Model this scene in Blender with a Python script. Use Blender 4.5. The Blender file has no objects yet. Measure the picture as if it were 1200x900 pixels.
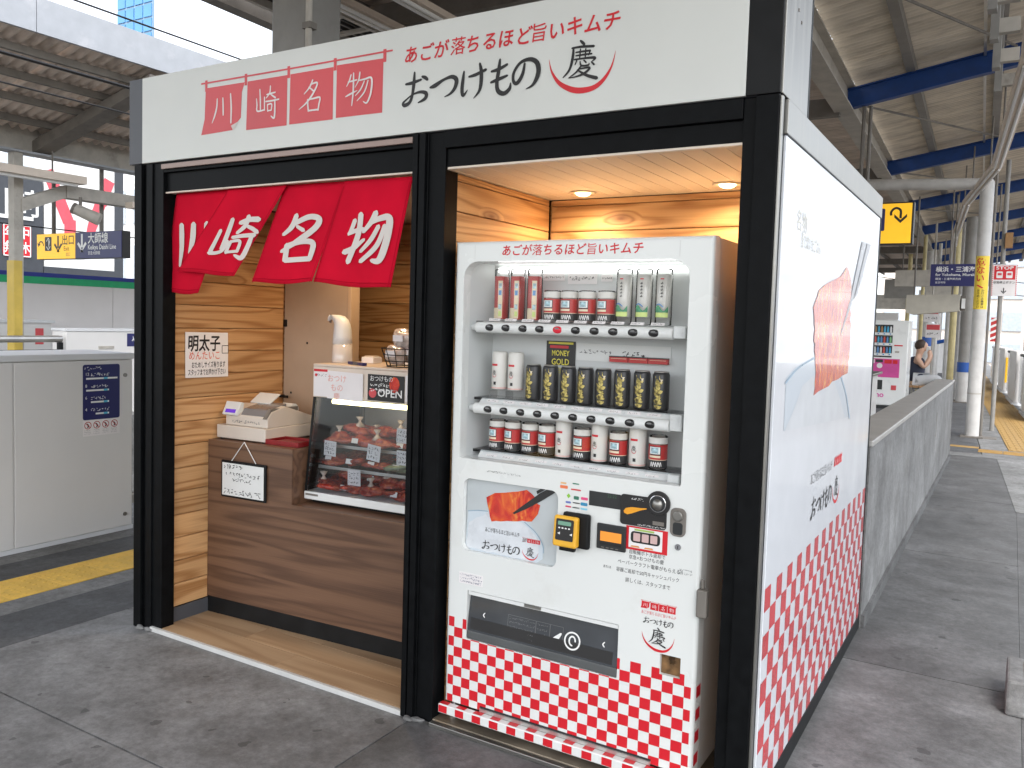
import bpy, bmesh, math, random
from mathutils import Vector, Matrix
random.seed(7)
SC = bpy.context.scene
COL = SC.collection

# ---------------------------------------------------------------- camera
CAM = Vector((3.746, -2.5994, 1.60))
YAW, PITCH, ROLL, FPX, SHY = -0.5386, -0.0603, 0.0301, 977.958, -14.633
_f = Vector((math.sin(YAW)*math.cos(PITCH), math.cos(YAW)*math.cos(PITCH), math.sin(PITCH)))
_r = Vector((math.cos(YAW), -math.sin(YAW), 0)); _u = _r.cross(_f)
CR = _r*math.cos(ROLL) + _u*math.sin(ROLL); CU = -_r*math.sin(ROLL) + _u*math.cos(ROLL); CF = _f
cd = bpy.data.cameras.new('camera'); cam = bpy.data.objects.new('camera', cd); COL.objects.link(cam)
m3 = Matrix((CR, CU, -CF)).transposed()
cam.matrix_world = Matrix.Translation(CAM) @ m3.to_4x4()
cd.sensor_width = 36.0; cd.lens = 36.0*FPX/1200.0; cd.shift_y = SHY/1200.0
cd.clip_start = 0.05; cd.clip_end = 3000
SC.camera = cam

# ---------------------------------------------------------------- world, sun, exposure
SUN_EL, SUN_AZ = math.radians(55), math.radians(150)
w = bpy.data.worlds.new('World'); SC.world = w; w.use_nodes = True
nt = w.node_tree; nt.nodes.clear()
sky = nt.nodes.new('ShaderNodeTexSky'); sky.sky_type = 'NISHITA'; sky.sun_disc = False
sky.sun_elevation = SUN_EL; sky.sun_rotation = SUN_AZ
sky.air_density = 1.0; sky.dust_density = 2.0; sky.ozone_density = 0.6
bg = nt.nodes.new('ShaderNodeBackground'); bg.inputs['Strength'].default_value = 0.15
wo = nt.nodes.new('ShaderNodeOutputWorld')
hs = nt.nodes.new('ShaderNodeHueSaturation'); hs.inputs['Saturation'].default_value = .32; hs.inputs['Value'].default_value = 1.35   # bright hazy overcast
nt.links.new(sky.outputs[0], hs.inputs['Color']); nt.links.new(hs.outputs[0], bg.inputs[0]); nt.links.new(bg.outputs[0], wo.inputs[0])
sd = bpy.data.lights.new('sun', 'SUN'); sun = bpy.data.objects.new('sun', sd); COL.objects.link(sun)
sd.energy = 0.9; sd.angle = math.radians(14); sd.color = (1.0, 0.98, 0.95)
sdir = Vector((math.sin(SUN_AZ)*math.cos(SUN_EL), math.cos(SUN_AZ)*math.cos(SUN_EL), math.sin(SUN_EL)))
sun.rotation_euler = sdir.to_track_quat('Z', 'Y').to_euler()
sun.location = (0, 0, 30)
vs = SC.view_settings
vs.view_transform = 'Standard'; vs.look = 'None'; vs.exposure = 1.35; vs.gamma = 1.0; vs.use_curve_mapping = False
SC.cycles.max_bounces = 10; SC.cycles.transparent_max_bounces = 16
SC.cycles.use_denoising = True

# ---------------------------------------------------------------- pixel rays (photograph is 1200 x 900)
def ray(u, v): return CF + CR*((u-600)/FPX) - CU*((v-450-SHY)/FPX)
def on(ax, val, u, v):
    d = ray(u, v); return CAM + d*((val-CAM[ax])/d[ax])
def PX(x, u, v): return on(0, x, u, v)
def PY(y, u, v): return on(1, y, u, v)
def PZ(z, u, v): return on(2, z, u, v)

# ---------------------------------------------------------------- scene helpers
WM = {}
def wm(o): return WM.get(o.name, Matrix.Identity(4)) if o else Matrix.Identity(4)
def tag(o, label, cat, group=None):
    o['label'] = label; o['category'] = cat
    if group: o['group'] = group
    return o
def thing(name, label, cat, loc=(0, 0, 0), group=None, rz=0):
    o = bpy.data.objects.new(name, None); COL.objects.link(o)
    o.empty_display_size = 0.1
    o.location = loc; o.rotation_euler = (0, 0, rz)
    WM[o.name] = Matrix.Translation(Vector(loc)) @ Matrix.Rotation(rz, 4, 'Z')
    return tag(o, label, cat, group)
def copy_tree(o, parent=None, loc=None, rz=None):
    c = o.copy(); COL.objects.link(c); c.parent = parent
    if loc is not None: c.location = loc
    if rz is not None: c.rotation_euler = (0, 0, rz)
    for ch in list(o.children): copy_tree(ch, c)
    return c
def mesh_obj(name, me, mat, parent=None, smooth=False, bevel=0.0, seg=2):
    for m in (mat if isinstance(mat, (list, tuple)) else [mat]): me.materials.append(m)
    o = bpy.data.objects.new(name, me); COL.objects.link(o)
    if parent:
        o.parent = parent; WM[o.name] = wm(parent)
    if smooth:
        me.polygons.foreach_set('use_smooth', [True]*len(me.polygons))
    if bevel:
        b = o.modifiers.new('bevel', 'BEVEL'); b.width = bevel; b.segments = seg; b.limit_method = 'ANGLE'; b.angle_limit = math.radians(40)
    return o
def struct(o): o['kind'] = 'structure'; return o

class B:
    def __init__(s): s.v = []; s.f = []
    def add(s, vs_, fs):
        n = len(s.v); s.v += [Vector(p) for p in vs_]; s.f += [tuple(i+n for i in f) for f in fs]; return s
    def box(s, x0, x1, y0, y1, z0, z1, M=None):
        x0, x1 = min(x0, x1), max(x0, x1); y0, y1 = min(y0, y1), max(y0, y1); z0, z1 = min(z0, z1), max(z0, z1)
        p = [(x0,y0,z0),(x1,y0,z0),(x1,y1,z0),(x0,y1,z0),(x0,y0,z1),(x1,y0,z1),(x1,y1,z1),(x0,y1,z1)]
        if M is not None: p = [M @ Vector(q) for q in p]
        return s.add(p, [(3,2,1,0),(4,5,6,7),(0,1,5,4),(1,2,6,5),(2,3,7,6),(3,0,4,7)])
    def hexa(s, a, b): # two quads of 4 points (front, back)
        return s.add(list(a)+list(b), [(0,1,2,3),(7,6,5,4),(1,0,4,5),(2,1,5,6),(3,2,6,7),(0,3,7,4)])
    def quad(s, a, b, c, d): return s.add([a, b, c, d], [(0,1,2,3)])
    def poly(s, pts): return s.add(pts, [tuple(range(len(pts)))])
    def prism(s, pts, off):
        n = len(pts); off = Vector(off); p = [Vector(q) for q in pts]
        fs = [tuple(range(n)), tuple(reversed(range(n, 2*n)))]
        fs += [((i+1) % n, i, n+i, n+(i+1) % n) for i in range(n)]
        return s.add(p+[q+off for q in p], fs)
    def cyl(s, a, b, r0, r1=None, n=16, cap=True):
        a = Vector(a); b = Vector(b); r1 = r0 if r1 is None else r1
        d = (b-a).normalized(); t = Vector((0,0,1)) if abs(d.z) < .9 else Vector((1,0,0))
        e = d.cross(t).normalized(); g = d.cross(e)
        p = []
        for c, r in ((a, r0), (b, r1)):
            for i in range(n):
                A = 2*math.pi*i/n; p.append(c + e*(r*math.cos(A)) + g*(r*math.sin(A)))
        fs = [(i, (i+1) % n, n+(i+1) % n, n+i) for i in range(n)]
        if cap: fs += [tuple(reversed(range(n))), tuple(range(n, 2*n))]
        return s.add(p, fs)
    def tube(s, pts, r, n=8):
        for a, b in zip(pts[:-1], pts[1:]): s.cyl(a, b, r, r, n)
        return s
    def lathe(s, c, prof, n=20): # prof: list of (r, z)
        c = Vector(c); p = []
        for r, z in prof:
            for i in range(n):
                A = 2*math.pi*i/n; p.append(c+Vector((r*math.cos(A), r*math.sin(A), z)))
        fs = []
        for k in range(len(prof)-1):
            fs += [(k*n+i, k*n+(i+1) % n, (k+1)*n+(i+1) % n, (k+1)*n+i) for i in range(n)]
        fs += [tuple(reversed(range(n))), tuple(range((len(prof)-1)*n, len(prof)*n))]
        return s.add(p, fs)
    def ball(s, c, r, n=12, sc=(1,1,1)):
        c = Vector(c); prof = []
        p = []; k = n//2
        for j in range(1, k):
            T = math.pi*j/k
            for i in range(n):
                A = 2*math.pi*i/n
                p.append(c+Vector((r*sc[0]*math.sin(T)*math.cos(A), r*sc[1]*math.sin(T)*math.sin(A), r*sc[2]*math.cos(T))))
        m = len(p); p += [c+Vector((0,0,r*sc[2])), c-Vector((0,0,r*sc[2]))]
        fs = [(j*n+i, (j+1)*n+i, (j+1)*n+(i+1) % n, j*n+(i+1) % n) for j in range(k-2) for i in range(n)]
        fs += [(m, i, (i+1) % n) for i in range(n)] + [(m+1, (k-2)*n+(i+1) % n, (k-2)*n+i) for i in range(n)]
        return s.add(p, fs)
    def mesh(s, parent=None, recalc=False):
        inv = wm(parent).inverted()
        me = bpy.data.meshes.new('mesh'); me.from_pydata([inv @ p for p in s.v], [], s.f); me.update()
        if recalc:
            bm = bmesh.new(); bm.from_mesh(me); bmesh.ops.recalc_face_normals(bm, faces=bm.faces); bm.to_mesh(me); bm.free()
        return me
    def build(s, name, mat, parent=None, smooth=False, bevel=0.0, seg=2, recalc=True):
        return mesh_obj(name, s.mesh(parent, recalc), mat, parent, smooth, bevel, seg)
def box(name, mat, parent, x0, x1, y0, y1, z0, z1, bevel=0.0, M=None):
    return B().box(x0, x1, y0, y1, z0, z1, M).build(name, mat, parent, bevel=bevel)
def shade_auto(o, ang=40):
    me = o.data; me.polygons.foreach_set('use_smooth', [True]*len(me.polygons))
    try: me.set_sharp_from_angle(angle=math.radians(ang))
    except Exception: pass
    return o

class Frame: # maps plane coordinates (a, b) to 3-D; n points to the viewer
    def __init__(s, o, ux, uz, n): s.o = Vector(o); s.ux = Vector(ux); s.uz = Vector(uz); s.n = Vector(n)
    def __call__(s, a, b, h=0.0): return s.o + s.ux*a + s.uz*b + s.n*h
def front(y): return Frame((0, y, 0), (1,0,0), (0,0,1), (0,-1,0))
def side(x): return Frame((x, 0, 0), (0,1,0), (0,0,1), (1,0,0))

def text(name, s, mat, parent, F, a, b, size, align='CENTER', shear=0.0, bold=0.0, w=None, h=0.002, line=1.0, sx=1.0, warp=None):
    cu = bpy.data.curves.new('t', 'FONT'); cu.body = s; cu.size = 1; cu.align_x = align; cu.align_y = 'CENTER'
    cu.shear = shear; cu.offset = bold; cu.resolution_u = 2; cu.space_line = line
    ob = bpy.data.objects.new('t', cu); me = bpy.data.meshes.new_from_object(ob)
    bpy.data.objects.remove(ob); bpy.data.curves.remove(cu)
    xs = [v.co.x for v in me.vertices] or [0, 1]
    k = size*sx
    if w: k = w/max(1e-6, max(xs)-min(xs))
    inv = wm(parent).inverted()
    for v in me.vertices:
        p = F(a+v.co.x*k, b+v.co.y*size, h) if warp is None else warp(a+v.co.x*k, b+v.co.y*size)
        v.co = inv @ p
    me.materials.clear()
    return mesh_obj(name, me, mat, parent)

def crs(pts, n=6):
    out = []
    P = [pts[0]]+list(pts)+[pts[-1]]
    for i in range(1, len(P)-2):
        for j in range(n):
            t = j/n
            q = []
            for k in range(3):
                p0, p1, p2, p3 = P[i-1][k], P[i][k], P[i+1][k], P[i+2][k]
                q.append(.5*((2*p1)+(-p0+p2)*t+(2*p0-5*p1+4*p2-p3)*t*t+(-p0+3*p1-3*p2+p3)*t**3))
            out.append(q)
    out.append(list(P[-2]))
    return out
def ribbon(b, pts, fmap, h0=0.0, n=6, dh=2e-5, cap=True):
    """pts (x, y, width) in plane coordinates; fmap(x, y, h) to 3-D"""
    S = crs(pts, n) if len(pts) > 2 else [list(pts[0]), [(pts[0][k]+pts[1][k])/2 for k in range(3)], list(pts[1])]
    L = []; 
    for i, (x, y, wd) in enumerate(S):
        a = S[max(0, i-1)]; c = S[min(len(S)-1, i+1)]
        dx, dy = c[0]-a[0], c[1]-a[1]; l = math.hypot(dx, dy) or 1
        nx, ny = -dy/l, dx/l; wd = max(wd, .2*1e-9)
        L.append((x, y, wd/2, nx, ny, dx/l, dy/l))
    vs_ = []
    x, y, r, nx, ny, tx, ty = L[0]
    rows = []
    if cap: rows.append((x-tx*r*.9+nx*r*.3, y-ty*r*.9+ny*r*.3, x-tx*r*.9-nx*r*.3, y-ty*r*.9-ny*r*.3))
    for x, y, r, nx, ny, tx, ty in L: rows.append((x+nx*r, y+ny*r, x-nx*r, y-ny*r))
    if cap: rows.append((x+tx*r*.9+nx*r*.3, y+ty*r*.9+ny*r*.3, x+tx*r*.9-nx*r*.3, y+ty*r*.9-ny*r*.3))
    for i, (x1, y1, x2, y2) in enumerate(rows):
        h = h0+i*dh
        vs_ += [fmap(x1, y1, h), fmap(x2, y2, h)]
    b.add(vs_, [(2*i, 2*i+1, 2*i+3, 2*i+2) for i in range(len(rows)-1)])
def strokes(name, mat, parent, S, fmap, h=0.002, dh=1e-5, step=2e-4):
    b = B()
    for k, st in enumerate(S): ribbon(b, st, fmap, h+k*step, dh=dh)
    return b.build(name, mat, parent, recalc=False)
def scrawl(name, mat, parent, F, a0, a1, b, hgt, seed=0, h=0.0015, wd=None):
    """a line of handwriting too small to read"""
    rnd = random.Random(seed); bb = B(); x = a0; wd = wd or hgt*.14; k = 0
    while x < a1-hgt*.5:
        cw = hgt*rnd.uniform(.7, 1.0)
        for s_ in range(rnd.randint(2, 4)):
            p = [(x+cw*rnd.uniform(0, .8), b+hgt*rnd.uniform(-.5, .5), wd) for _ in range(2)]
            if rnd.random() < .5: p[1] = (p[0][0]+cw*rnd.uniform(.3, .6), p[0][1]+hgt*.05, wd)
            ribbon(bb, p, F, h+k*1e-5, n=2); k += 1
        x += cw*1.15
    return bb.build(name, mat, parent, recalc=False)

# ---------------------------------------------------------------- materials
MATS = {}
def nodes(name):
    m = bpy.data.materials.new(name); m.use_nodes = True; t = m.node_tree
    return m, t, t.nodes['Principled BSDF'], t.nodes.new, t.links.new
def M(name, col, rough=.5, metal=0.0, var=.06, scale=6.0, bump=0.0, bscale=60.0, coat=0.0, spec=.5, stretch=None, rvar=.1, emit=None, trans=0.0, dirt=None):
    m, t, p, N, L = nodes(name)
    tc = N('ShaderNodeTexCoord'); vec = tc.outputs['Object']
    if stretch:
        mp = N('ShaderNodeMapping'); mp.inputs['Scale'].default_value = stretch; L(vec, mp.inputs[0]); vec = mp.outputs[0]
    nz = N('ShaderNodeTexNoise'); nz.inputs['Scale'].default_value = scale; nz.inputs['Detail'].default_value = 5; L(vec, nz.inputs['Vector'])
    rp = N('ShaderNodeValToRGB'); c = Vector(col[:3])
    lo = [max(0, x*(1-var*2)) for x in c]; hi = [min(1, x*(1+var)) for x in c]
    rp.color_ramp.elements[0].color = (*lo, 1); rp.color_ramp.elements[1].color = (*hi, 1)
    rp.color_ramp.elements[0].position = .3; rp.color_ramp.elements[1].position = .7
    L(nz.outputs['Fac'], rp.inputs[0]); src = rp.outputs[0]
    if dirt:
        dc, ds, dl, dhh = dirt
        n2 = N('ShaderNodeTexNoise'); n2.inputs['Scale'].default_value = ds; n2.inputs['Detail'].default_value = 8; n2.inputs['Roughness'].default_value = .65; L(vec, n2.inputs['Vector'])
        r2 = N('ShaderNodeMapRange'); r2.inputs[1].default_value = dl; r2.inputs[2].default_value = dhh; L(n2.outputs['Fac'], r2.inputs[0])
        mx = N('ShaderNodeMixRGB'); L(r2.outputs[0], mx.inputs[0]); L(src, mx.inputs[1]); mx.inputs[2].default_value = (*dc, 1); src = mx.outputs[0]
    L(src, p.inputs['Base Color'])
    mr = N('ShaderNodeMapRange'); mr.inputs[3].default_value = max(0.02, rough-rvar); mr.inputs[4].default_value = min(1, rough+rvar)
    L(nz.outputs['Fac'], mr.inputs[0]); L(mr.outputs[0], p.inputs['Roughness'])
    p.inputs['Metallic'].default_value = metal
    p.inputs['Specular IOR Level'].default_value = spec
    if coat: p.inputs['Coat Weight'].default_value = coat; p.inputs['Coat Roughness'].default_value = .05
    if trans: p.inputs['Transmission Weight'].default_value = trans
    if emit:
        p.inputs['Emission Color'].default_value = (*emit[:3], 1); p.inputs['Emission Strength'].default_value = emit[3]
    if bump:
        bz = N('ShaderNodeTexNoise'); bz.inputs['Scale'].default_value = bscale; bz.inputs['Detail'].default_value = 6; L(vec, bz.inputs['Vector'])
        bp = N('ShaderNodeBump'); bp.inputs['Strength'].default_value = bump; bp.inputs['Distance'].default_value = .01
        L(bz.outputs['Fac'], bp.inputs['Height']); L(bp.outputs[0], p.inputs['Normal'])
    MATS[name] = m
    return m
def wood(name, axis, light, dark, knot=.5, rings=21.0, rough=.5, across=7.0):
    m, t, p, N, L = nodes(name)
    tc = N('ShaderNodeTexCoord'); oi = N('ShaderNodeObjectInfo')
    mul = N('ShaderNodeVectorMath'); mul.operation = 'SCALE'; cmb = N('ShaderNodeCombineXYZ')
    for i in range(3): L(oi.outputs['Random'], cmb.inputs[i])
    L(cmb.outputs[0], mul.inputs[0]); mul.inputs['Scale'].default_value = 37.0
    ad = N('ShaderNodeVectorMath'); ad.operation = 'ADD'; L(tc.outputs['Object'], ad.inputs[0]); L(mul.outputs[0], ad.inputs[1])
    mp = N('ShaderNodeMapping'); sc = [across]*3; sc[axis] = 0.55; mp.inputs['Scale'].default_value = sc; L(ad.outputs[0], mp.inputs[0])
    nz = N('ShaderNodeTexNoise'); nz.inputs['Scale'].default_value = 1.0; nz.inputs['Detail'].default_value = 1.6; nz.inputs['Distortion'].default_value = .1; L(mp.outputs[0], nz.inputs['Vector'])
    # knots
    mk = N('ShaderNodeMapping'); s2 = [6.5]*3; s2[axis] = 2.6; s2[1-axis] = 0.0; mk.inputs['Scale'].default_value = s2; L(ad.outputs[0], mk.inputs[0])
    vo = N('ShaderNodeTexVoronoi'); vo.inputs['Scale'].default_value = 1.0; L(mk.outputs[0], vo.inputs['Vector'])
    sp = N('ShaderNodeSeparateColor'); L(vo.outputs['Color'], sp.inputs[0])
    gt = N('ShaderNodeMath'); gt.operation = 'GREATER_THAN'; gt.inputs[1].default_value = 1-knot*.62; L(sp.outputs[0], gt.inputs[0])
    kd = N('ShaderNodeMapRange'); kd.inputs[1].default_value = .27; kd.inputs[2].default_value = .03; L(vo.outputs['Distance'], kd.inputs[0])
    km = N('ShaderNodeMath'); km.operation = 'MULTIPLY'; L(kd.outputs[0], km.inputs[0]); L(gt.outputs[0], km.inputs[1])
    a1 = N('ShaderNodeMath'); a1.operation = 'MULTIPLY_ADD'; a1.inputs[1].default_value = .16; L(km.outputs[0], a1.inputs[0]); L(nz.outputs['Fac'], a1.inputs[2])
    r = N('ShaderNodeMath'); r.operation = 'MULTIPLY'; r.inputs[1].default_value = rings*6.28/2; L(a1.outputs[0], r.inputs[0])
    si = N('ShaderNodeMath'); si.operation = 'SINE'; L(r.outputs[0], si.inputs[0])
    # fine fibres
    mf = N('ShaderNodeMapping'); s3 = [220.0]*3; s3[axis] = 4.0; mf.inputs['Scale'].default_value = s3; L(ad.outputs[0], mf.inputs[0])
    nf = N('ShaderNodeTexNoise'); nf.inputs['Scale'].default_value = 1.0; nf.inputs['Detail'].default_value = 3; L(mf.outputs[0], nf.inputs['Vector'])
    m1 = N('ShaderNodeMapRange'); m1.inputs[1].default_value = -1; m1.inputs[2].default_value = 1; L(si.outputs[0], m1.inputs[0])
    pw = N('ShaderNodeMath'); pw.operation = 'POWER'; pw.inputs[1].default_value = 2.2; L(m1.outputs[0], pw.inputs[0])
    mm = N('ShaderNodeMath'); mm.operation = 'MULTIPLY_ADD'; mm.inputs[1].default_value = .62; L(nf.outputs['Fac'], mm.inputs[0])
    ms = N('ShaderNodeMath'); ms.operation = 'MULTIPLY'; ms.inputs[1].default_value = .56; L(pw.outputs[0], ms.inputs[0]); L(ms.outputs[0], mm.inputs[2])
    rp = N('ShaderNodeValToRGB'); rp.color_ramp.elements[0].position = .1; rp.color_ramp.elements[1].position = .95
    rp.color_ramp.elements[0].color = (*light, 1); rp.color_ramp.elements[1].color = (*dark, 1); L(mm.outputs[0], rp.inputs[0])
    # plank to plank tone
    hs = N('ShaderNodeHueSaturation'); mv = N('ShaderNodeMapRange'); mv.inputs[3].default_value = .82; mv.inputs[4].default_value = 1.14; L(oi.outputs['Random'], mv.inputs[0]); L(mv.outputs[0], hs.inputs['Value']); L(rp.outputs[0], hs.inputs['Color'])
    mx = N('ShaderNodeMixRGB'); mx.blend_type = 'MULTIPLY'; L(hs.outputs[0], mx.inputs[1]); mx.inputs[2].default_value = (.30, .16, .09, 1)
    kk = N('ShaderNodeMath'); kk.operation = 'POWER'; kk.inputs[1].default_value = 1.3; L(km.outputs[0], kk.inputs[0]); L(kk.outputs[0], mx.inputs[0])
    L(mx.outputs[0], p.inputs['Base Color']); p.inputs['Roughness'].default_value = rough
    bp = N('ShaderNodeBump'); bp.inputs['Strength'].default_value = .12; bp.inputs['Distance'].default_value = .004; L(mm.outputs[0], bp.inputs['Height']); L(bp.outputs[0], p.inputs['Normal'])
    MATS[name] = m
    return m
def glass(name, tint=(1,1,1), refl=.06, rough=.02, ior=1.45):
    m, t, p, N, L = nodes(name); t.nodes.remove(p)
    out = t.nodes['Material Output']
    tr = N('ShaderNodeBsdfTransparent'); tr.inputs[0].default_value = (*tint, 1)
    gl = N('ShaderNodeBsdfGlossy'); gl.inputs['Roughness'].default_value = rough
    fr = N('ShaderNodeFresnel'); fr.inputs['IOR'].default_value = ior
    ad = N('ShaderNodeMath'); ad.operation = 'ADD'; ad.inputs[1].default_value = refl; L(fr.outputs[0], ad.inputs[0])
    mx = N('ShaderNodeMixShader'); L(ad.outputs[0], mx.inputs[0]); L(tr.outputs[0], mx.inputs[1]); L(gl.outputs[0], mx.inputs[2]); L(mx.outputs[0], out.inputs[0])
    MATS[name] = m
    return m
def ground_mat(name, base, dark, light, rough=.75, spots=True, bscale=90.0, streak=None):
    m, t, p, N, L = nodes(name)
    tc = N('ShaderNodeTexCoord'); vec = tc.outputs['Object']
    def noise(s, d, r=.6, v=None):
        n = N('ShaderNodeTexNoise'); n.inputs['Scale'].default_value = s; n.inputs['Detail'].default_value = d; n.inputs['Roughness'].default_value = r; L(v or vec, n.inputs['Vector']); return n.outputs['Fac']
    rp = N('ShaderNodeValToRGB'); e = rp.color_ramp.elements; e[0].position = .32; e[1].position = .70; e[0].color = (*dark, 1); e[1].color = (*light, 1)
    k = e.new(.5); k.color = (*base, 1); L(noise(1.3, 8, .68), rp.inputs[0]); src = rp.outputs[0]
    # speckle
    r2 = N('ShaderNodeValToRGB'); r2.color_ramp.elements[0].position = .38; r2.color_ramp.elements[1].position = .62
    r2.color_ramp.elements[0].color = (.58, .58, .58, 1); r2.color_ramp.elements[1].color = (1.22, 1.22, 1.22, 1); L(noise(26, 12, .85), r2.inputs[0])
    mu = N('ShaderNodeMixRGB'); mu.blend_type = 'MULTIPLY'; mu.inputs[0].default_value = .8; L(src, mu.inputs[1]); L(r2.outputs[0], mu.inputs[2]); src = mu.outputs[0]
    r3 = N('ShaderNodeValToRGB'); r3.color_ramp.elements[0].position = .36; r3.color_ramp.elements[1].position = .64
    r3.color_ramp.elements[0].color = (.62, .61, .60, 1); r3.color_ramp.elements[1].color = (1.14, 1.15, 1.16, 1); L(noise(4.5, 8, .7), r3.inputs[0])
    mu = N('ShaderNodeMixRGB'); mu.blend_type = 'MULTIPLY'; mu.inputs[0].default_value = .8; L(src, mu.inputs[1]); L(r3.outputs[0], mu.inputs[2]); src = mu.outputs[0]
    if spots:
        vo = N('ShaderNodeTexVoronoi'); vo.inputs['Scale'].default_value = 7.0; vo.inputs['Randomness'].default_value = 1
        wv = N('ShaderNodeVectorMath'); wv.operation = 'ADD'; nv = N('ShaderNodeTexNoise'); nv.inputs['Scale'].default_value = 22; L(vec, nv.inputs['Vector'])
        sc_ = N('ShaderNodeVectorMath'); sc_.operation = 'SCALE'; sc_.inputs['Scale'].default_value = .05; L(nv.outputs['Color'], sc_.inputs[0]); L(vec, wv.inputs[0]); L(sc_.outputs[0], wv.inputs[1]); L(wv.outputs[0], vo.inputs['Vector'])
        sp = N('ShaderNodeSeparateColor'); L(vo.outputs['Color'], sp.inputs[0])
        th = N('ShaderNodeMath'); th.operation = 'MULTIPLY_ADD'; th.inputs[1].default_value = .30; th.inputs[2].default_value = -.09; L(sp.outputs[0], th.inputs[0])
        lt = N('ShaderNodeMath'); lt.operation = 'LESS_THAN'; L(vo.outputs['Distance'], lt.inputs[0]); L(th.outputs[0], lt.inputs[1])
        la = N('ShaderNodeMath'); la.operation = 'MULTIPLY'; la.inputs[1].default_value = .6; L(lt.outputs[0], la.inputs[0])
        mx = N('ShaderNodeMixRGB'); L(la.outputs[0], mx.inputs[0]); L(src, mx.inputs[1]); mx.inputs[2].default_value = (*[c*.35 for c in dark], 1); src = mx.outputs[0]
    # pale scuffs and dark stains
    for s, lo, hi, c, a in ((2.6, .60, .74, [min(1, q*1.5) for q in light], .55), (.9, .58, .70, [q*.7 for q in dark], .6)):
        mr = N('ShaderNodeMapRange'); mr.inputs[1].default_value = lo; mr.inputs[2].default_value = hi; mr.inputs[4].default_value = a
        mp = N('ShaderNodeMapping'); mp.inputs['Location'].default_value = (s*3, s*7, 0); L(vec, mp.inputs[0])
        L(noise(s, 10, .72, mp.outputs[0]), mr.inputs[0]); mx = N('ShaderNodeMixRGB'); L(mr.outputs[0], mx.inputs[0]); L(src, mx.inputs[1]); mx.inputs[2].default_value = (*c, 1); src = mx.outputs[0]
    L(src, p.inputs['Base Color'])
    rr = N('ShaderNodeMapRange'); rr.inputs[3].default_value = rough-.18; rr.inputs[4].default_value = rough+.12; L(noise(2.2, 6), rr.inputs[0]); L(rr.outputs[0], p.inputs['Roughness'])
    bp = N('ShaderNodeBump'); bp.inputs['Strength'].default_value = .25; bp.inputs['Distance'].default_value = .004; L(noise(bscale, 8, .7), bp.inputs['Height']); L(bp.outputs[0], p.inputs['Normal'])
    MATS[name] = m
    return m

m_sign = M('sign_white', (.66, .67, .63), .38, var=.02, scale=3, coat=.15)
m_black = M('black_paint', (.0045, .005, .0056), .45, spec=.10, var=.2, scale=20, bump=.05, bscale=40)
m_black2 = M('black_satin', (.008, .0085, .009), .5, spec=.25, var=.2, scale=12)
m_greytrim = M('grey_trim', (.075, .078, .088), .45, var=.06)
m_steel = M('brushed_steel', (.33, .32, .295), .36, metal=.9, var=.12, scale=3, stretch=(1, 12, 1), rvar=.14)
m_alu = M('aluminium', (.62, .61, .58), .36, metal=.85, var=.06)
m_chrome = M('chrome', (.75, .75, .75), .12, metal=1, var=.02)
m_cream = M('cream_trim', (.72, .62, .52), .45, var=.04)
m_ceil = M('ceiling_board', (.62, .52, .42), .55, var=.04, scale=3)
m_woody = wood('cedar_along_y', 1, (.68, .40, .185), (.36, .165, .055))
m_woodx = wood('cedar_along_x', 0, (.60, .37, .18), (.32, .155, .055))
m_walnut = wood('walnut_laminate', 0, (.215, .115, .066), (.10, .05, .029), knot=.06, rings=12, rough=.42, across=9.0)
m_oak = wood('oak_floor', 0, (.50, .345, .205), (.35, .22, .12), knot=.05, rings=9, rough=.45)
m_white = M('white_paint', (.80, .81, .79), .30, var=.015, coat=.2)
m_whiteplastic = M('white_plastic', (.74, .75, .73), .38, var=.02)
m_paper = M('white_paper', (.80, .77, .76), .8, var=.03)
m_red = M('print_red', (.62, .012, .022), .38, var=.04)
m_redfade = M('print_red_sign', (.66, .075, .085), .42, var=.08, scale=2)
m_ink = M('print_black', (.014, .013, .013), .45, var=.1)
m_inkgrey = M('print_grey', (.16, .16, .16), .5, var=.1)
m_whiteink = M('print_white', (.82, .82, .80), .5, var=.02)
m_cloth = M('red_cloth', (.62, .007, .03), .95, var=.08, scale=4, bump=.10, bscale=500, spec=.08)
m_clothw = M('white_cloth_print', (.70, .64, .60), .85, var=.03, scale=8)
m_navy = M('print_navy', (.018, .02, .115), .4, var=.04)
m_yellow = M('sign_yellow', (.85, .48, .012), .4, var=.03, emit=(1.0, .52, .02, .22))
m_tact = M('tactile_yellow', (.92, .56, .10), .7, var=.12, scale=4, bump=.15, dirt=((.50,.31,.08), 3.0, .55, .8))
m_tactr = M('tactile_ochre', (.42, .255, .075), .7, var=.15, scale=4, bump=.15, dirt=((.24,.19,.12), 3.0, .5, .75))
m_glass = glass('clear_glass', refl=.0, ior=1.35)
m_glass2 = glass('dim_glass', (.84, .86, .88), .0, ior=1.3)
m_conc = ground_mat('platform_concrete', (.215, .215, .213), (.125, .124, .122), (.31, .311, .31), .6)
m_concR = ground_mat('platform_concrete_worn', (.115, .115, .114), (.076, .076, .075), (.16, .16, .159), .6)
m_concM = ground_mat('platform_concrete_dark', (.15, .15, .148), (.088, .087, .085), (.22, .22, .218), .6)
m_asph = ground_mat('asphalt', (.105, .107, .11), (.08, .081, .083), (.135, .137, .14), .8, spots=False)
m_paleconc = ground_mat('pale_concrete', (.22, .22, .215), (.16, .16, .157), (.29, .29, .285), .75, spots=False)
m_wallconc = ground_mat('parapet_concrete', (.19, .19, .187), (.125, .125, .122), (.27, .27, .265), .7, spots=False)
m_ballast = ground_mat('ballast', (.13, .12, .11), (.08, .075, .07), (.20, .185, .17), .9)
m_cabinet = M('door_cabinet_grey', (.70, .685, .665), .42, var=.02, scale=2)
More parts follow.
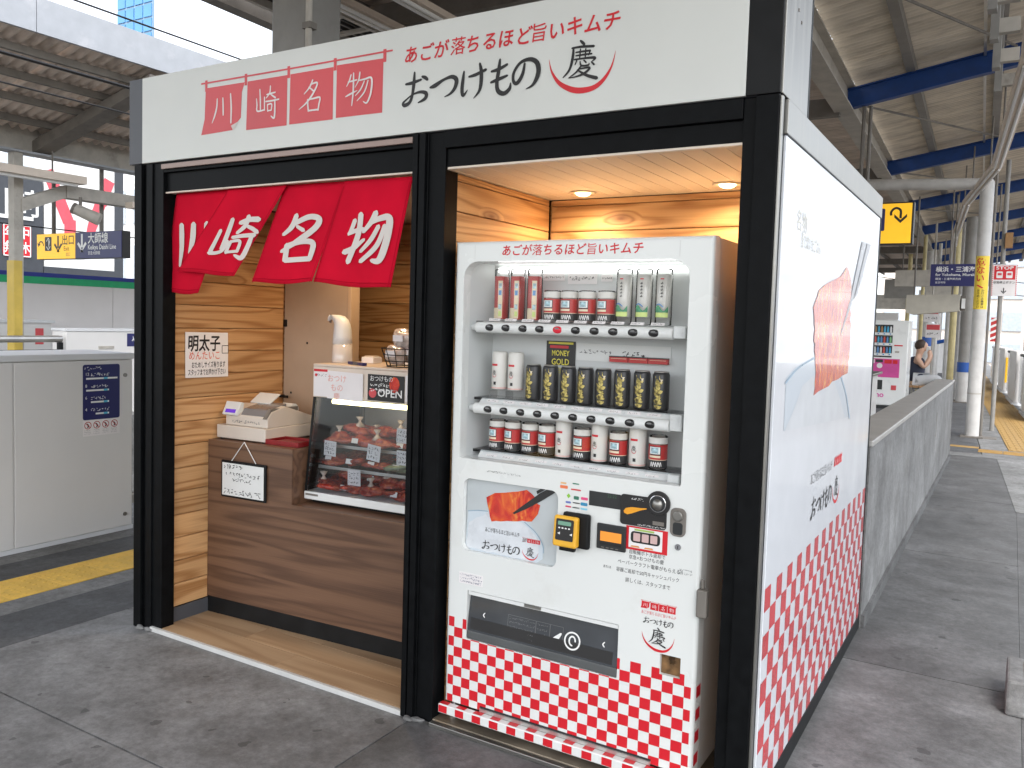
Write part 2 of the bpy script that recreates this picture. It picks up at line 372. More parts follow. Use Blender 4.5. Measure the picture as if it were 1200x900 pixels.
m_cabtop = M('door_cabinet_top', (.66, .67, .68), .4, var=.02)
m_sheet = M('roof_sheet', (.78, .70, .58), .7, var=.12, scale=1.6, stretch=(1, 4, 1), dirt=((.46, .39, .31), 2.2, .50, .78))
m_sheetb = M('roof_sheet_brown', (.76, .65, .56), .7, var=.12, scale=1.6, stretch=(1, 4, 1), dirt=((.34, .28, .235), 2.2, .50, .78))
m_girder = M('girder_grey', (.46, .43, .38), .6, var=.1, dirt=((.16,.14,.12), 3, .55, .8))
m_girderd = M('girder_dark', (.19, .172, .15), .6, var=.12, dirt=((.08,.07,.06), 3, .55, .8))
m_blue = M('beam_blue', (.006, .05, .22), .5, var=.12)
m_fascia = M('fascia_white', (.37, .39, .42), .5, var=.04, dirt=((.5,.51,.53), 2, .55, .8))
m_colw = M('column_white', (.56, .55, .53), .5, var=.06, dirt=((.36,.34,.31), 2.5, .55, .8))
m_colg = M('column_grey', (.27, .26, .24), .55, var=.1, dirt=((.16,.15,.14), 3, .5, .8))
m_rubber = M('rubber', (.02, .02, .02), .7, var=.1)

# ================================================================ SETTING: ground and platform
def bend(y): return -0.06*max(0.0, y-9.0)          # the far platform edge swings to the left
struct(box('ground', m_ballast, None, -900, 900, -900, 1500, -1.4, -1.2))
plat = struct(B().box(-2.45, 5.2, -9, 9.9, -1.19, -.03).build('platform', m_paleconc))
far = B()
ys = [9.9+i*3.0 for i in range(18)]
for a, c in zip(ys[:-1], ys[1:]):
    xa, xc = 5.2+bend(a), 5.2+bend(c)
    far.hexa([(-2.45, a, -1.19), (xa, a, -1.19), (xc, c, -1.19), (-2.45, c, -1.19)], [(-2.45, a, -.03), (xa, a, -.03), (xc, c, -.03), (-2.45, c, -.03)])
struct(far.build('platform', m_paleconc))
def slab(x0, x1, y0, y1, mat, g=.004, name='slab', parent=plat, z=0.0):
    return box(name, mat, parent, x0+g, x1-g, y0+g, y1-g, -.028, z)
yj = [-9, -5.6, -3.2, -.772, 1.7, 4.15, 6.6, 9.9]
for i in range(len(yj)-1):
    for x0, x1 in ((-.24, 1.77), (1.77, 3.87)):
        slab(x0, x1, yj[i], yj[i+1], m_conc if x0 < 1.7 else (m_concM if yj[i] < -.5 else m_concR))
for y0 in range(-9, 30, 3):   # left-hand strips along the other platform edge
    slab(-.655, -.24, y0, y0+3, m_asph, .001, 'asphalt_strip')
    slab(-.85, -.655, y0, y0+3, m_paleconc, .001, 'kerb_strip')
    slab(-1.53, -1.212, y0, y0+3, m_asph, .001, 'asphalt_strip')
for i in range(-15, 25):
    slab(-2.44, -1.53, i*.6, i*.6+.6, m_paleconc, .004, 'edge_slab')
# pale edging on the near right
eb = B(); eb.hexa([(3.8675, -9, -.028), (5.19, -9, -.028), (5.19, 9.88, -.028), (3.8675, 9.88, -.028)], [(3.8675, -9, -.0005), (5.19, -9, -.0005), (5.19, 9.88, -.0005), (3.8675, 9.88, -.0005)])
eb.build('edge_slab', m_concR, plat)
pb = B(); pl = [(3.86, 6.2), (5.18, 6.2), (5.18, 9.86), (3.66, 9.86)]
pb.prism([(x, y, .001) for x, y in pl], (0, 0, .003)); pb.build('pale_patch', m_paleconc, plat)
# threshold bands across the platform
box('threshold_strip', m_paleconc, plat, 1.0, 5.1, 9.9, 10.25, -.028, .001)
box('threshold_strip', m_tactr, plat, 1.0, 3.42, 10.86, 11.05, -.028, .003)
for y0, y1, mt in ((10.25, 10.86, m_asph), (11.05, 60, m_asph)):
    b = B(); n = max(1, int((y1-y0)/2))
    for k in range(n):
        a, c = y0+(y1-y0)*k/n, y0+(y1-y0)*(k+1)/n
        b.hexa([(-.24, a, -.028), (3.55+bend(a), a, -.028), (3.55+bend(c), c, -.028), (-.24, c, -.028)], [(-.24, a, 0), (3.55+bend(a), a, 0), (3.55+bend(c), c, 0), (-.24, c, 0)])
    b.build('asphalt_surface', mt, plat)
b = B()
for k in range(24):
    a, c = 10.25+k*2.0, 12.25+k*2.0
    q = lambda x, y, z: (x+bend(y), y, z)
    b.hexa([q(3.56, a, -.028), q(5.18, a, -.028), q(5.18, c, -.028), q(3.56, c, -.028)], [q(3.56, a, -.001), q(5.18, a, -.001), q(5.18, c, -.001), q(3.56, c, -.001)])
b.build('edge_surface', m_paleconc, plat)
box('drain_cover', m_girderd, plat, 3.44, 3.62, 12.2, 12.55, 0.0, .004)
# dotted tactile tiles on the left, barred ones on the right
tl = struct(box('tactile_paving', m_tact, None, -1.211, -.851, -9, 30, -.0295, -.016))
me = None
for i in range(-26, 46):
    if me is None:
        b = B().box(-.178, .178, -.1495, .1495, -.013, .004)
        for a in range(6):
            for c in range(5):
                x, y = -.148+a*.0592, -.12+c*.06
                b.cyl((x, y, .004), (x, y, .0065), .013, .007, 6)
        o = b.build('tactile_tile', m_tact, tl); me = o.data
    else:
        o = bpy.data.objects.new('tactile_tile', me); COL.objects.link(o); o.parent = tl
    o.location = (-1.031, i*.3, 0)
tr = B()
for k in range(24):
    a, c = 10.9+k*2.0, 12.9+k*2.0
    tr.hexa([(3.9+bend(a), a, 0), (4.5+bend(a), a, 0), (4.5+bend(c), c, 0), (3.9+bend(c), c, 0)], [(3.9+bend(a), a, .004), (4.5+bend(a), a, .004), (4.5+bend(c), c, .004), (3.9+bend(c), c, .004)])
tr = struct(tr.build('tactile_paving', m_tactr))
me = None
for i in range(60):
    y = 11.06+i*.3
    for j in range(2):
        if me is None:
            b = B().box(-.147, .147, -.147, .147, 0, .006)
            for a in range(4): b.box(-.12+a*.075, -.085+a*.075, -.14, .14, .006, .011)
            o = b.build('tactile_tile', m_tactr, tr); me = o.data
        else:
            o = bpy.data.objects.new('tactile_tile', me); COL.objects.link(o); o.parent = tr
        o.location = (4.05+j*.3+bend(y), y, .004); o.rotation_euler = (0, 0, .055)
for j in range(3):
    o = bpy.data.objects.new('tactile_tile', me); COL.objects.link(o); o.parent = tr
    o.location = (3.58+j*.3-.01, 10.6, .0); o.rotation_euler = (0, 0, math.pi/2)

# ================================================================ KIOSK
W = 3.104
KI = thing('food_kiosk', 'black framed food stand with white signboard and wood lined booths', 'kiosk', (0, 0, 0))
def kb(name, mat, *a, bevel=.002, parent=KI): return box(name, mat, parent, *a, bevel=bevel)
# posts (channel sections)
for x0, x1, y0, y1 in ((0, .055, -.004, .10), (.055, .082, .016, .09), (.082, .128, .004, .095), (.128, .2, .012, .085)):
    kb('post', m_black, x0, x1, y0, y1, 0, 2.309)
for x0, x1, y0, y1 in ((1.72, 1.744, -.006, .10), (1.744, 1.75, .01, .09), (1.75, 1.778, -.004, .10), (1.778, 1.785, .01, .09), (1.785, 1.862, .016, .10)):
    kb('post', m_black, x0, x1, y0, y1, .004, 2.309)
for x0, x1, y0, y1 in ((2.992, 3.034, .014, .10), (3.034, W, -.004, .10)):
    kb('post', m_black, x0, x1, y0, y1, 0, 2.309)
# header beams, rails
kb('header_beam', m_black, .2, 1.72, .03, .10, 2.172, 2.262)
kb('header_beam', m_black, .2, 1.72, .012, .09, 2.262, 2.309)
kb('header_rail', M('brown_alu', (.30, .22, .19), .4, metal=.5), .2, 1.715, -.002, .012, 2.276, 2.300)
kb('header_beam', m_black, 1.862, 2.992, .025, .10, 2.176, 2.246)
kb('header_beam', m_black, 1.862, 2.992, .006, .10, 2.246, 2.309)
kb('edge_strip', m_cream, .2, 1.72, .024, .034, 2.164, 2.172)
kb('edge_strip', m_cream, 1.875, 2.992, .012, .03, 2.166, 2.175)
# signboard box
kb('sign_box', m_greytrim, -.045, 3.1, .012, .37, 2.3115, 2.721)
sb = kb('signboard', m_sign, .056, 2.999, -.002, .012, 2.3125, 2.7205)
kb('sign_end', m_greytrim, -.045, .0555, -.001, .012, 2.3125, 2.7205)
kb('sign_end', m_black2, 2.9995, W, -.001, .012, 2.3125, 2.7205)
kb('sign_cheek', m_steel, W-.003, 3.110, .0125, .352, 2.3125, 2.72)
kb('sign_cheek_edge', m_black2, 3.0, 3.111, .352, .372, 2.3, 2.721)
kb('screw', m_girderd, 3.109, 3.1125, .155, .165, 2.60, 2.61); kb('screw', m_girderd, 3.109, 3.1125, .20, .21, 2.575, 2.585)
# body
kb('roof', m_black2, .0, 3.1, .372, 2.17, 2.2, 2.305)
kb('outer_wall', m_black2, .005, .12, .1, 2.17, 0, 2.2)
kb('back_wall', m_black2, .12, 3.0, 2.08, 2.17, 0, 2.2)
kb('partition', m_black2, 1.765, 1.835, .10, 2.08, 0, 2.2)
kb('ceiling', m_ceil, .2, 1.76, .034, 2.08, 2.168, 2.19)
cl = kb('ceiling', m_ceil, 1.84, 3.03, .03, .87, 2.168, 2.19)
for k in range(15):
    x = 1.88+k*.075
    box('ceiling_groove', m_cream, cl, x, x+.003, .04, .845, 2.1665, 2.168)
# side wall with its printed panel
kb('side_wall', m_black2, 3.03, 3.108, .1, 2.15, .0, 2.2)
kb('corner_strip', m_steel, W, 3.112, .004, .026, .0, 2.305)
kb('corner_strip', m_black2, W, 3.110, .026, .05, .0, 2.3)
sp = kb('side_panel', m_white if False else M('panel_white', (.74, .76, .79), .16, var=.01, coat=.5), 3.108, 3.118, .05, 2.16, .075, 2.195)
kb('base_strip', m_black2, 3.108, 3.121, .05, 2.18, .002, .075)
kb('end_strip', m_black2, 3.05, 3.121, 2.16, 2.18, .075, 2.195)
kb('top_strip', m_steel, 3.06, 3.122, .045, 2.18, 2.197, 2.302)
kb('top_strip_lip', m_greytrim, 3.1, 3.1225, .045, 2.18, 2.194, 2.197)
# floors and thresholds
fl = kb('floor', m_oak, .12, 1.765, .015, .9, .002, .02)
for i in range(3):
    for a, c in ((.166, .98 if i != 1 else .62), (.982 if i != 1 else .622, 1.764)): box('floor_board', m_oak, fl, a, c, .018+i*.15, .166+i*.15, .0202, .0225, bevel=.0006)
kb('threshold', M('threshold_white', (.62, .62, .60), .4, var=.05), .13, 1.72, -.004, .014, .0, .022)
kb('floor', M('worn_steel_floor', (.30, .25, .19), .5, metal=.4, var=.2, scale=5, dirt=((.20,.13,.07), 3, .5, .7)), 1.835, 3.03, .02, .87, .002, .02)
kb('threshold', m_steel, 1.862, 2.99, -.006, .02, .0, .016)
kb('baseboard', m_greytrim, .165, .175, .09, .33, .02, .095)
# wood lining: each plank its own piece
def planks(parent, mat, axis, fixed, thick, lo, hi, z0, z1, pitch=.1183, off=0.0):
    z = z0-off; k = 0
    while z < z1-.01:
        a, c = max(z0, z), min(z1, z+pitch-.0035)
        if c-a > .01:
            j = random.uniform(0, .0015)
            if axis == 'y': o = box('plank', mat, parent, fixed-thick, fixed+j, lo, hi, a, c, bevel=.003)
            else: o = box('plank', mat, parent, lo, hi, fixed-j, fixed+thick, a, c, bevel=.003)
        z += pitch; k += 1
lw = kb('wood_wall', m_woody, .12, .15, .09, 1.4, .095, 2.166); planks(lw, m_woody, 'y', .164, .013, .087, .83, .097, 2.166)
bw = kb('wood_wall', m_woodx, .15, 1.765, 1.42, 1.45, .02, 2.166); planks(bw, m_woodx, 'x', 1.405, .013, .16, 1.76, .03, 2.166)
vw = kb('wood_wall', m_woody, 1.836, 1.848, .10, .87, .02, 2.166); planks(vw, m_woody, 'y', 1.861, .012, .10, .85, .03, 2.165, off=.1183-.0985)
vb = kb('wood_wall', m_woodx, 1.848, 3.02, .885, .91, .02, 2.166); planks(vb, m_woodx, 'x', .868, .015, 1.864, 3.01, .03, 2.165, off=.1183-.0985)
vr = kb('wood_wall', m_woody, 3.016, 3.03, .10, .9, .02, 2.166)
b = B()
pr_ = .03-(.1183-.0985); z = pr_
while z < 2.15:
    box('plank', m_woody, vr, 3.004, 3.0155, .10, .866, max(.03, z), min(2.165, z+.1148), bevel=.003); z += .1183
# beige inner door
kb('inner_door', M('beige_board', (.44, .33, .24), .6, var=.04), .166, .648, .835, .86, .02, 2.16)
kb('door_trim', M('beige_trim', (.52, .38, .26), .6, var=.04), .648, .672, .83, .9, .02, 2.16)
for z in (1.55,): kb('hinge', m_black2, .168, .19, .826, .835, z-.02, z+.02)
kb('door_handle', m_black2, .17, .235, .80, .808, 1.125, 1.14); kb('door_handle', m_black2, .17, .178, .80, .835, 1.125, 1.14)
for u, v in ((360, 402), (341, 460)):
    q = PY(.834, u, v); kb('screw', m_black2, q.x-.006, q.x+.006, .832, .835, q.z-.006, q.z+.006)
kb('power_socket', m_whiteplastic, .164, .170, .66, .73, 1.03, 1.12)

# --- print on the signboard (traced strokes)
FS = front(-.002)
def zm(x0, y0, k, fr, y):           # enlarged-photo pixels -> plane coordinates
    def g(x, yy, h=0.0):
        q = PY(y, x0+x/k, y0+yy/k); return Vector((q.x, q.y-h, q.z))
    return g
ZA = zm(230, 50, 5.0, FS, -.002); ZB = zm(460, 0, 4.2857, FS, -.002)
def wscale(S, k): return [[(x, y, wd*k) for x, y, wd in st] for st in S]
KAWA = [[(125,330,7),(122,380,10),(110,430,10),(95,472,4)],[(158,325,8),(160,380,10),(160,425,8)],[(203,300,8),(207,380,11),(205,470,9)]]
SAKI = [[(375,275,7),(378,340,9),(378,396,7)],[(355,330,6),(358,365,8),(360,402,8),(402,394,7)],[(402,320,7),(402,396,7)],
 [(415,305,6),(437,299,8),(466,291,6)],[(437,255,7),(433,295,8),(412,325,5)],[(440,305,6),(452,313,8),(466,323,9)],
 [(410,346,7),(450,340,8),(486,332,8)],[(420,362,6),(421,402,7)],[(420,364,6),(444,360,7),(442,396,7)],[(421,400,6),(442,396,6)],
 [(463,342,8),(463,400,10),(458,442,10),(440,430,4)]]
MEI = [[(685,220,8),(667,262,9),(635,302,5)],[(672,246,7),(712,236,9),(692,290,10),(652,350,9),(605,393,4)],[(662,262,6),(676,272,7),(692,286,8)],
 [(655,335,8),(657,370,9),(660,402,9)],[(655,336,7),(690,328,8),(727,322,9),(722,360,9),(717,396,9)],[(660,400,8),(717,392,8)]]
BUTSU = [[(910,190,7),(900,225,8),(884,258,4)],[(893,232,6),(918,226,8),(944,219,7)],[(925,180,8),(923,280,10),(914,370,6)],[(878,318,5),(906,302,9),(945,282,4)],
 [(962,175,8),(955,220,8),(934,262,4)],[(952,224,6),(990,215,8),(1030,209,10),(1027,290,11),(1004,352,9),(982,346,4)],[(988,226,7),(966,275,8),(935,312,4)],[(1010,222,7),(988,290,8),(945,342,4)]]
OTSU = [ # o tsu ke mo no
 [(68,424,9),(100,417,13),(145,400,9)],[(112,365,9),(108,420,15),(100,480,13),(86,516,14),(62,530,15),(54,520,11),(72,500,7),(104,475,7),(142,462,11),(170,470,16),(164,496,14),(130,516,5)],[(150,385,9),(165,390,14),(176,399,12)],
 [(190,440,8),(215,430,17),(260,400,11),(300,386,15),(322,402,19),(315,440,16),(292,470,10),(262,487,3)],
 [(360,360,8),(355,400,14),(350,450,16),(356,480,13),(378,452,3)],[(385,386,8),(420,375,13),(470,350,11)],[(440,320,10),(447,360,16),(445,420,16),(435,460,12),(408,494,3)],
 [(541,300,10),(535,350,16),(525,420,16),(532,458,18),(560,470,17),(588,447,15),(594,418,6)],[(498,360,9),(535,348,14),(577,324,10)],[(495,415,9),(530,400,14),(577,380,9)],
 [(665,320,10),(655,370,14),(636,408,16),(618,420,14),(607,400,13),(613,360,12),(645,315,12),(690,298,15),(724,312,19),(735,350,20),(725,395,18),(702,430,10),(672,447,3)]]
KEI = [[(945,205,8),(953,212,12),(964,223,12)],[(903,243,8),(950,235,10),(1012,232,11)],[(910,243,9),(906,290,13),(890,350,11),(858,390,5)],
 [(922,264,6),(955,259,8),(994,254,9)],[(945,247,6),(943,270,7),(941,291,6)],[(972,245,6),(970,270,7),(969,288,6)],[(994,255,7),(986,276,6)],[(922,281,6),(960,275,8),(1002,270,7)],
 [(915,300,7),(965,293,8),(1018,290,11),(1004,308,5)],[(926,306,7),(918,326,5)],[(943,310,6),(950,330,8),(985,327,7),(988,318,4)],[(962,303,6),(973,314,7)],[(1000,311,6),(1013,324,9)],
 [(948,332,7),(922,365,8),(885,393,3)],[(935,348,6),(992,340,9),(962,370,10),(920,386,6),(888,393,3)],[(930,352,6),(975,378,12),(1026,392,15)]]
ARC = [[(787,300,1),(800,360,10),(835,415,20),(890,447,28),(945,455,30),(1010,440,26),(1060,400,20),(1100,335,10),(1122,255,1)]]
FLAGS = [[(57,268),(285,232),(268,290),(262,440),(240,468),(205,490),(215,512),(30,543),(50,450)],[(302,228),(535,190),(530,485),(293,513)],[(553,186),(805,143),(800,450),(545,480)],[(825,133),(1098,92),(1090,410),(818,442)]]
def worldw(S, g):   # strokes in zoom pixels -> plane metres (x, z, width)
    out = []
    for st in S:
        r = []
        for x, y, wd in st:
            p = g(x, y); q = g(x, y+wd); r.append((p.x, p.z, abs(p.z-q.z)))
        out.append(r)
    return out
W_KAWA = [worldw(wscale(s, 1.25), ZA) for s in (KAWA, SAKI, MEI, BUTSU)]
W_OTSU, W_KEI, W_ARC = worldw(wscale(OTSU, 1.35), ZB), worldw(wscale(KEI, 1.25), ZB), worldw(ARC, ZB)
W_FLAGS = [[(ZA(x, y).x, ZA(x, y).z) for x, y in f] for f in FLAGS]
W_ROD = worldw([[(30,243,10),(590,146,10),(1153,45,10)]], ZA)
W_LOOP = [(ZA(x, y).x, ZA(x, y).z) for x, y in ((60,248),(292,210),(543,166),(815,120),(1106,68))]
def fm(F, ref, k, o):               # signboard coordinates -> another frame, scaled k about ref, placed at o
    return lambda a, b, h=0.0: F(o[0]+(a-ref[0])*k, o[1]+(b-ref[1])*k, h)
def logo_flags(parent, g, red, white, k=1.0, chars=True):
    b = B()
    for i, f in enumerate(W_FLAGS): b.poly([g(x, z, .001+i*1e-5) for x, z in f])
    for st in W_ROD: ribbon(b, st, g, .0013, cap=False)
    for i, (x, z) in enumerate(W_LOOP):
        b.poly([g(x-.008, z-.03, .0011), g(x+.008, z-.03, .0011), g(x+.008, z+.02, .0011), g(x-.008, z+.02, .0011)])
    b.build('flag_print', red, parent, recalc=False)
    if chars:
        bb = B(); n = 0
        for S in W_KAWA:
            for st in S: ribbon(bb, st, g, .002+n*5e-5); n += 1
        bb.build('flag_lettering', white, parent, recalc=False)['kind'] = 'stuff'
def logo_script(parent, g, ink): strokes('script_lettering', ink, parent, W_OTSU, g, .0012, step=6e-5)
def logo_kei(parent, g, ink, red):
    strokes('emblem_lettering', ink, parent, W_KEI, g, .0015, step=6e-5); strokes('emblem_arc', red, parent, W_ARC, g, .001)
IDT = lambda a, b, h=0.0: FS(a, b, h)
logo_flags(sb, IDT, m_redfade, M('flag_white', (.78, .74, .72), .5))
fold = B(); fold.poly([ZA(205,487,.0022), ZA(247,463,.0022), ZA(220,513,.0022)]); fold.build('flag_fold', M('flag_pale', (.70, .62, .58), .5), sb)
logo_script(sb, IDT, m_ink); logo_kei(sb, IDT, m_ink, m_red)
TAG = 'あごが落ちるほど旨いキムチ'
tc_ = [(92,277),(168,265),(243,250),(327,233),(402,222),(487,208),(567,195),(657,182),(733,165),(822,154),(913,132),(1005,120),(1100,104)]
for ch, (x, y) in zip(TAG, tc_):
    c = ZB(x, y); text('tagline_lettering', ch, m_red, sb, FS, c.x, c.z-.004, .069, shear=.12, bold=.004 if ch in '落旨' else .016, h=.0015)

# --- print on the glossy side panel
FSd = side(3.118)
def sq(u, v, h=0.0):
    q = PX(3.118, u, v); return Vector((q.x+h, q.y, q.z))
m_kimchi, t, p, N, L = nodes('kimchi_print')
tc = N('ShaderNodeTexCoord'); nz = N('ShaderNodeTexNoise'); nz.inputs['Scale'].default_value = 15; nz.inputs['Detail'].default_value = 7; nz.inputs['Distortion'].default_value = 1.8
mpk = N('ShaderNodeMapping'); mpk.inputs['Scale'].default_value = (1, 1.6, .55); L(tc.outputs['Object'], mpk.inputs[0]); L(mpk.outputs[0], nz.inputs['Vector'])
rp = N('ShaderNodeValToRGB'); e = rp.color_ramp.elements; e[0].position = .28; e[0].color = (.30, .01, .008, 1); e[1].position = .76; e[1].color = (.88, .60, .36, 1)
for pos, c in ((.42, (.62, .03, .015)), (.54, (.74, .12, .02)), (.62, (.80, .30, .05))):
    k = e.new(pos); k.color = (*c, 1)
L(nz.outputs['Fac'], rp.inputs[0]); L(rp.outputs[0], p.inputs['Base Color']); p.inputs['Roughness'].default_value = .18; p.inputs['Coat Weight'].default_value = .5; p.inputs['Coat Roughness'].default_value = .05
m_rice = M('rice_print', (.72, .75, .78), .3, var=.06, scale=14)
m_bowl = M('bowl_print', (.62, .69, .74), .3, var=.04)
m_bowlrim = M('bowl_rim_print', (.30, .42, .52), .3)
m_chop = M('chopstick_print', (.42, .43, .45), .3)
def jag(pts, amp, rnd):
    out = []
    for (x, y), (x2, y2) in zip(pts, pts[1:]+pts[:1]):
        n = max(1, int(math.hypot(x2-x, y2-y)/6))
        for i in range(n):
            t_ = i/n; out.append((x+(x2-x)*t_+rnd.uniform(-amp, amp), y+(y2-y)*t_+rnd.uniform(-amp, amp)))
    return out
rnd = random.Random(3)
# bowl wedge, rice, rim
bp_ = [(918,505),(921,443),(932,430),(953,418),(975,424),(986,440),(992,465),(996,488)]
m_bowls = M('bowl_print_gloss', (.62, .69, .75), .16, var=.01, coat=.5, rvar=.02); m_rices = M('rice_print_gloss', (.71, .745, .775), .16, var=.03, scale=9, coat=.5, rvar=.02)
B().poly([sq(u, v, .0008) for u, v in bp_]).build('bowl_print', m_bowls, sp)
rc = [(919,505),(930,480),(940,452),(953,440),(975,440),(985,470),(990,490)]
B().poly([sq(u, v, .0013) for u, v in rc]).build('rice_print', m_rices, sp)
b = B(); ribbon(b, [(920,449,2.0),(934,432,1.6),(953,420,1.5)], lambda u, v, h: sq(u, v, h), .0018); ribbon(b, [(985,441,1.0),(991,462,1.0),(995,490,.9)], lambda u, v, h: sq(u, v, h), .0018); b.build('bowl_rim_print', m_bowlrim, sp)['kind'] = 'stuff'
kp = [(953,360),(960,340),(972,330),(984,325),(992,312),(997,330),(996,350),(996,400),(992,437),(975,448),(953,463),(955,430)]
B().poly([sq(u, v, .0022) for u, v in jag(kp, 1.0, rnd)]).build('kimchi_print', m_kimchi, sp)
b = B(); b.poly([sq(u, v, .0028) for u, v in ((1010,283),(1014,285),(999,350),(984,395),(985,388),(996,350))]); b.poly([sq(u, v, .0028) for u, v in ((1016,285),(1020,287),(1004,345),(1000,352))]); b.build('chopstick_print', m_chop, sp)
# gold notes at the top, faint
m_gold = M('print_gold', (.66, .64, .56), .4)
for s_, u, v, sz in (('名物', 940, 262, .075), ('釜で炊いたごはん', 951, 288, .055)):
    q = PX(3.118, u, v); text('gold_lettering', s_, m_gold, sp, FSd, q.y, q.z, sz, h=.001, w=.16 if sz > .07 else .34)
# lower logo: flags, tagline, script, emblem
q0 = PX(3.118, 949, 606); q1 = PX(3.118, 985, 560)
W0 = W_OTSU[1][0]
ref = (W_OTSU[0][0][0], .5*(min(p_[1] for s_ in W_OTSU for p_ in s_)+max(p_[1] for s_ in W_OTSU for p_ in s_)))
span = max(p_[0] for p_ in W_ARC[0])-ref[0]
k_ = (PX(3.118, 983, 560).y-q0.y)/span
oz = .5*(PX(3.118, 949, 600).z+PX(3.118, 972, 577).z)
gS = fm(FSd, ref, k_, (q0.y+.02, oz))
logo_script(sp, gS, m_ink); logo_kei(sp, gS, m_ink, m_red)
qa, qb = PX(3.118, 950, 563), PX(3.118, 975, 546)
text('tagline_lettering', TAG, m_inkgrey, sp, FSd, .5*(qa.y+qb.y), .5*(qa.z+qb.z), .05, w=abs(qb.y-qa.y), h=.001, shear=.1)
qa, qb = PX(3.118, 977, 548), PX(3.118, 987, 531)
fx0 = W_ROD[0][0][0]; fx1 = W_ROD[0][-1][0]; kf = (qb.y-qa.y)/(fx1-fx0)
zc_ = sum(z for f in W_FLAGS for _, z in f)/sum(len(f) for f in W_FLAGS)
logo_flags(sp, fm(FSd, (fx0, zc_), kf, (qa.y, .5*(qa.z+qb.z))), m_red, m_whiteink)
# red checks, one stepped row on top
b = B(); ck = .0775; y0, z0 = .055, .0775
zt = PX(3.118, 898, 715).z
nrow = int((zt-z0)/.0775)
for r in range(nrow+1):
    for c in range(28):
        ya, yb = y0+c*ck, min(y0+(c+1)*ck, 2.158)
        if ya > 2.15 or (r+c) % 2 != (nrow % 2): continue
        b.poly([FSd(ya, z0+r*ck, .0006), FSd(yb, z0+r*ck, .0006), FSd(yb, z0+(r+1)*ck, .0006), FSd(ya, z0+(r+1)*ck, .0006)])
b.build('check_print', M('check_red_panel', (.60, .03, .04), .2, coat=.4), sp, recalc=False)['kind'] = 'stuff'

# --- ceiling downlights
def downlight(x, y, power, label):
    t_ = thing('downlight', label, 'downlight', (x, y, 2.168), 'downlights in the kiosk ceilings')
    b = B(); n = 24
    ring = B().lathe((x, y, 2.168), [(.056, -.001), (.06, -.003), (.04, -.005), (.036, -.001)], 24); ring.build('trim_ring', m_cream, t_, smooth=True)
    B().lathe((x, y, 2.168), [(.016, -.016), (.028, -.011), (.034, -.003), (.034, -.001)], 20).build('bulb', M('bulb_glow', (1, .9, .6), .4, emit=(1.0, .74, .36, 4.0)), t_, smooth=True)
    ld = bpy.data.lights.new('lamp_glow', 'SPOT'); lo = bpy.data.objects.new('lamp_glow', ld); COL.objects.link(lo); lo.parent = t_; lo.location = (0, 0, -.035)
    ld.energy = power; ld.color = (1.0, .70, .40); ld.spot_size = math.radians(172); ld.spot_blend = .6; ld.shadow_soft_size = .045
    return t_
PW = 5.2
downlight(2.107, .70, PW, 'glowing round downlight above the left end of the drink machine')
downlight(2.743, .70, PW, 'glowing round downlight above the right end of the drink machine')
downlight(.95, .62, PW*1.7, 'round downlight in the counter booth ceiling, behind the red curtain')

# ================================================================ red half-curtain
NO = thing('shop_curtain', 'short red split curtain with white lettering hanging over the counter booth', 'curtain', (.2, .06, 2.13))
B().cyl((.2, .086, 2.14), (1.72, .086, 2.14), .009, n=12).build('curtain_rod', m_alu, NO, smooth=True)
B().cyl((.203, .086, 2.14), (.225, .086, 2.14), .016, n=12).build('rod_bracket', m_chrome, NO)
m_hem = M('hem_red', (.40, .004, .018), .95, spec=.05)
def panel(px, ybase, seed, lean):
    c = [PY(ybase, u, v) for u, v in px]    # TL TR BR BL
    rn = random.Random(seed); ph = rn.uniform(0, 6)
    def g(x, z):    # cloth depth as a height field
        t_ = max(0.0, (2.13-z)/.6); s_ = (x-c[0].x)
        return ybase + .013*t_*math.sin(9*s_+ph+2*t_) + .004*math.sin(23*s_+ph*2+5*t_)*t_ - .007*t_*abs(math.sin(14*s_+9*(2.13-z)+ph))**.6 - lean*t_*t_
    b = B(); nu, nv = 26, 20; P = []
    for j in range(nv+1):
        for i in range(nu+1):
            s_, t_ = i/nu, j/nv
            top = c[0].lerp(c[1], s_); bot = c[3].lerp(c[2], s_); q = top.lerp(bot, t_)
            q.z += .004*math.sin(math.pi*s_*2+ph)*t_*t_
            if j == nv: q.z += -.003*math.sin(math.pi*s_)
            P.append(Vector((q.x, g(q.x, q.z), q.z)))
    b.add(P, [(j*(nu+1)+i, j*(nu+1)+i+1, (j+1)*(nu+1)+i+1, (j+1)*(nu+1)+i) for j in range(nv) for i in range(nu)])
    o = b.build('curtain_panel', m_cloth, NO, smooth=True, recalc=False)
    so = o.modifiers.new('thick', 'SOLIDIFY'); so.thickness = .0015; so.offset = 1
    for t_, s0, s1 in ((.965, .0, 1.0),):
        b = B(); pts = []
        for i in range(27):
            s_ = i/26; top = c[0].lerp(c[1], s_); bot = c[3].lerp(c[2], s_); q = top.lerp(bot, t_); pts.append((q.x, q.z+.004*math.sin(math.pi*s_*2+ph)*t_*t_, .0022))
        ribbon(b, pts, lambda x, z, h: Vector((x, g(x, z)-.0042-h, z)), 0, n=1, cap=False); b.build('hem_stitch', m_hem, o, recalc=False)
    for sgn in (.025, .975):
        b = B(); pts = []
        for i in range(21):
            t_ = .05+.95*i/20; top = c[0].lerp(c[1], sgn); bot = c[3].lerp(c[2], sgn); q = top.lerp(bot, t_); pts.append((q.x, q.z, .0018))
        ribbon(b, pts, lambda x, z, h: Vector((x, g(x, z)-.0042-h, z)), 0, n=1, cap=False); b.build('hem_stitch', m_hem, o, recalc=False)
    return o, g
ZC = (180, 190, 5.625); ZD = (330, 190, 5.625)
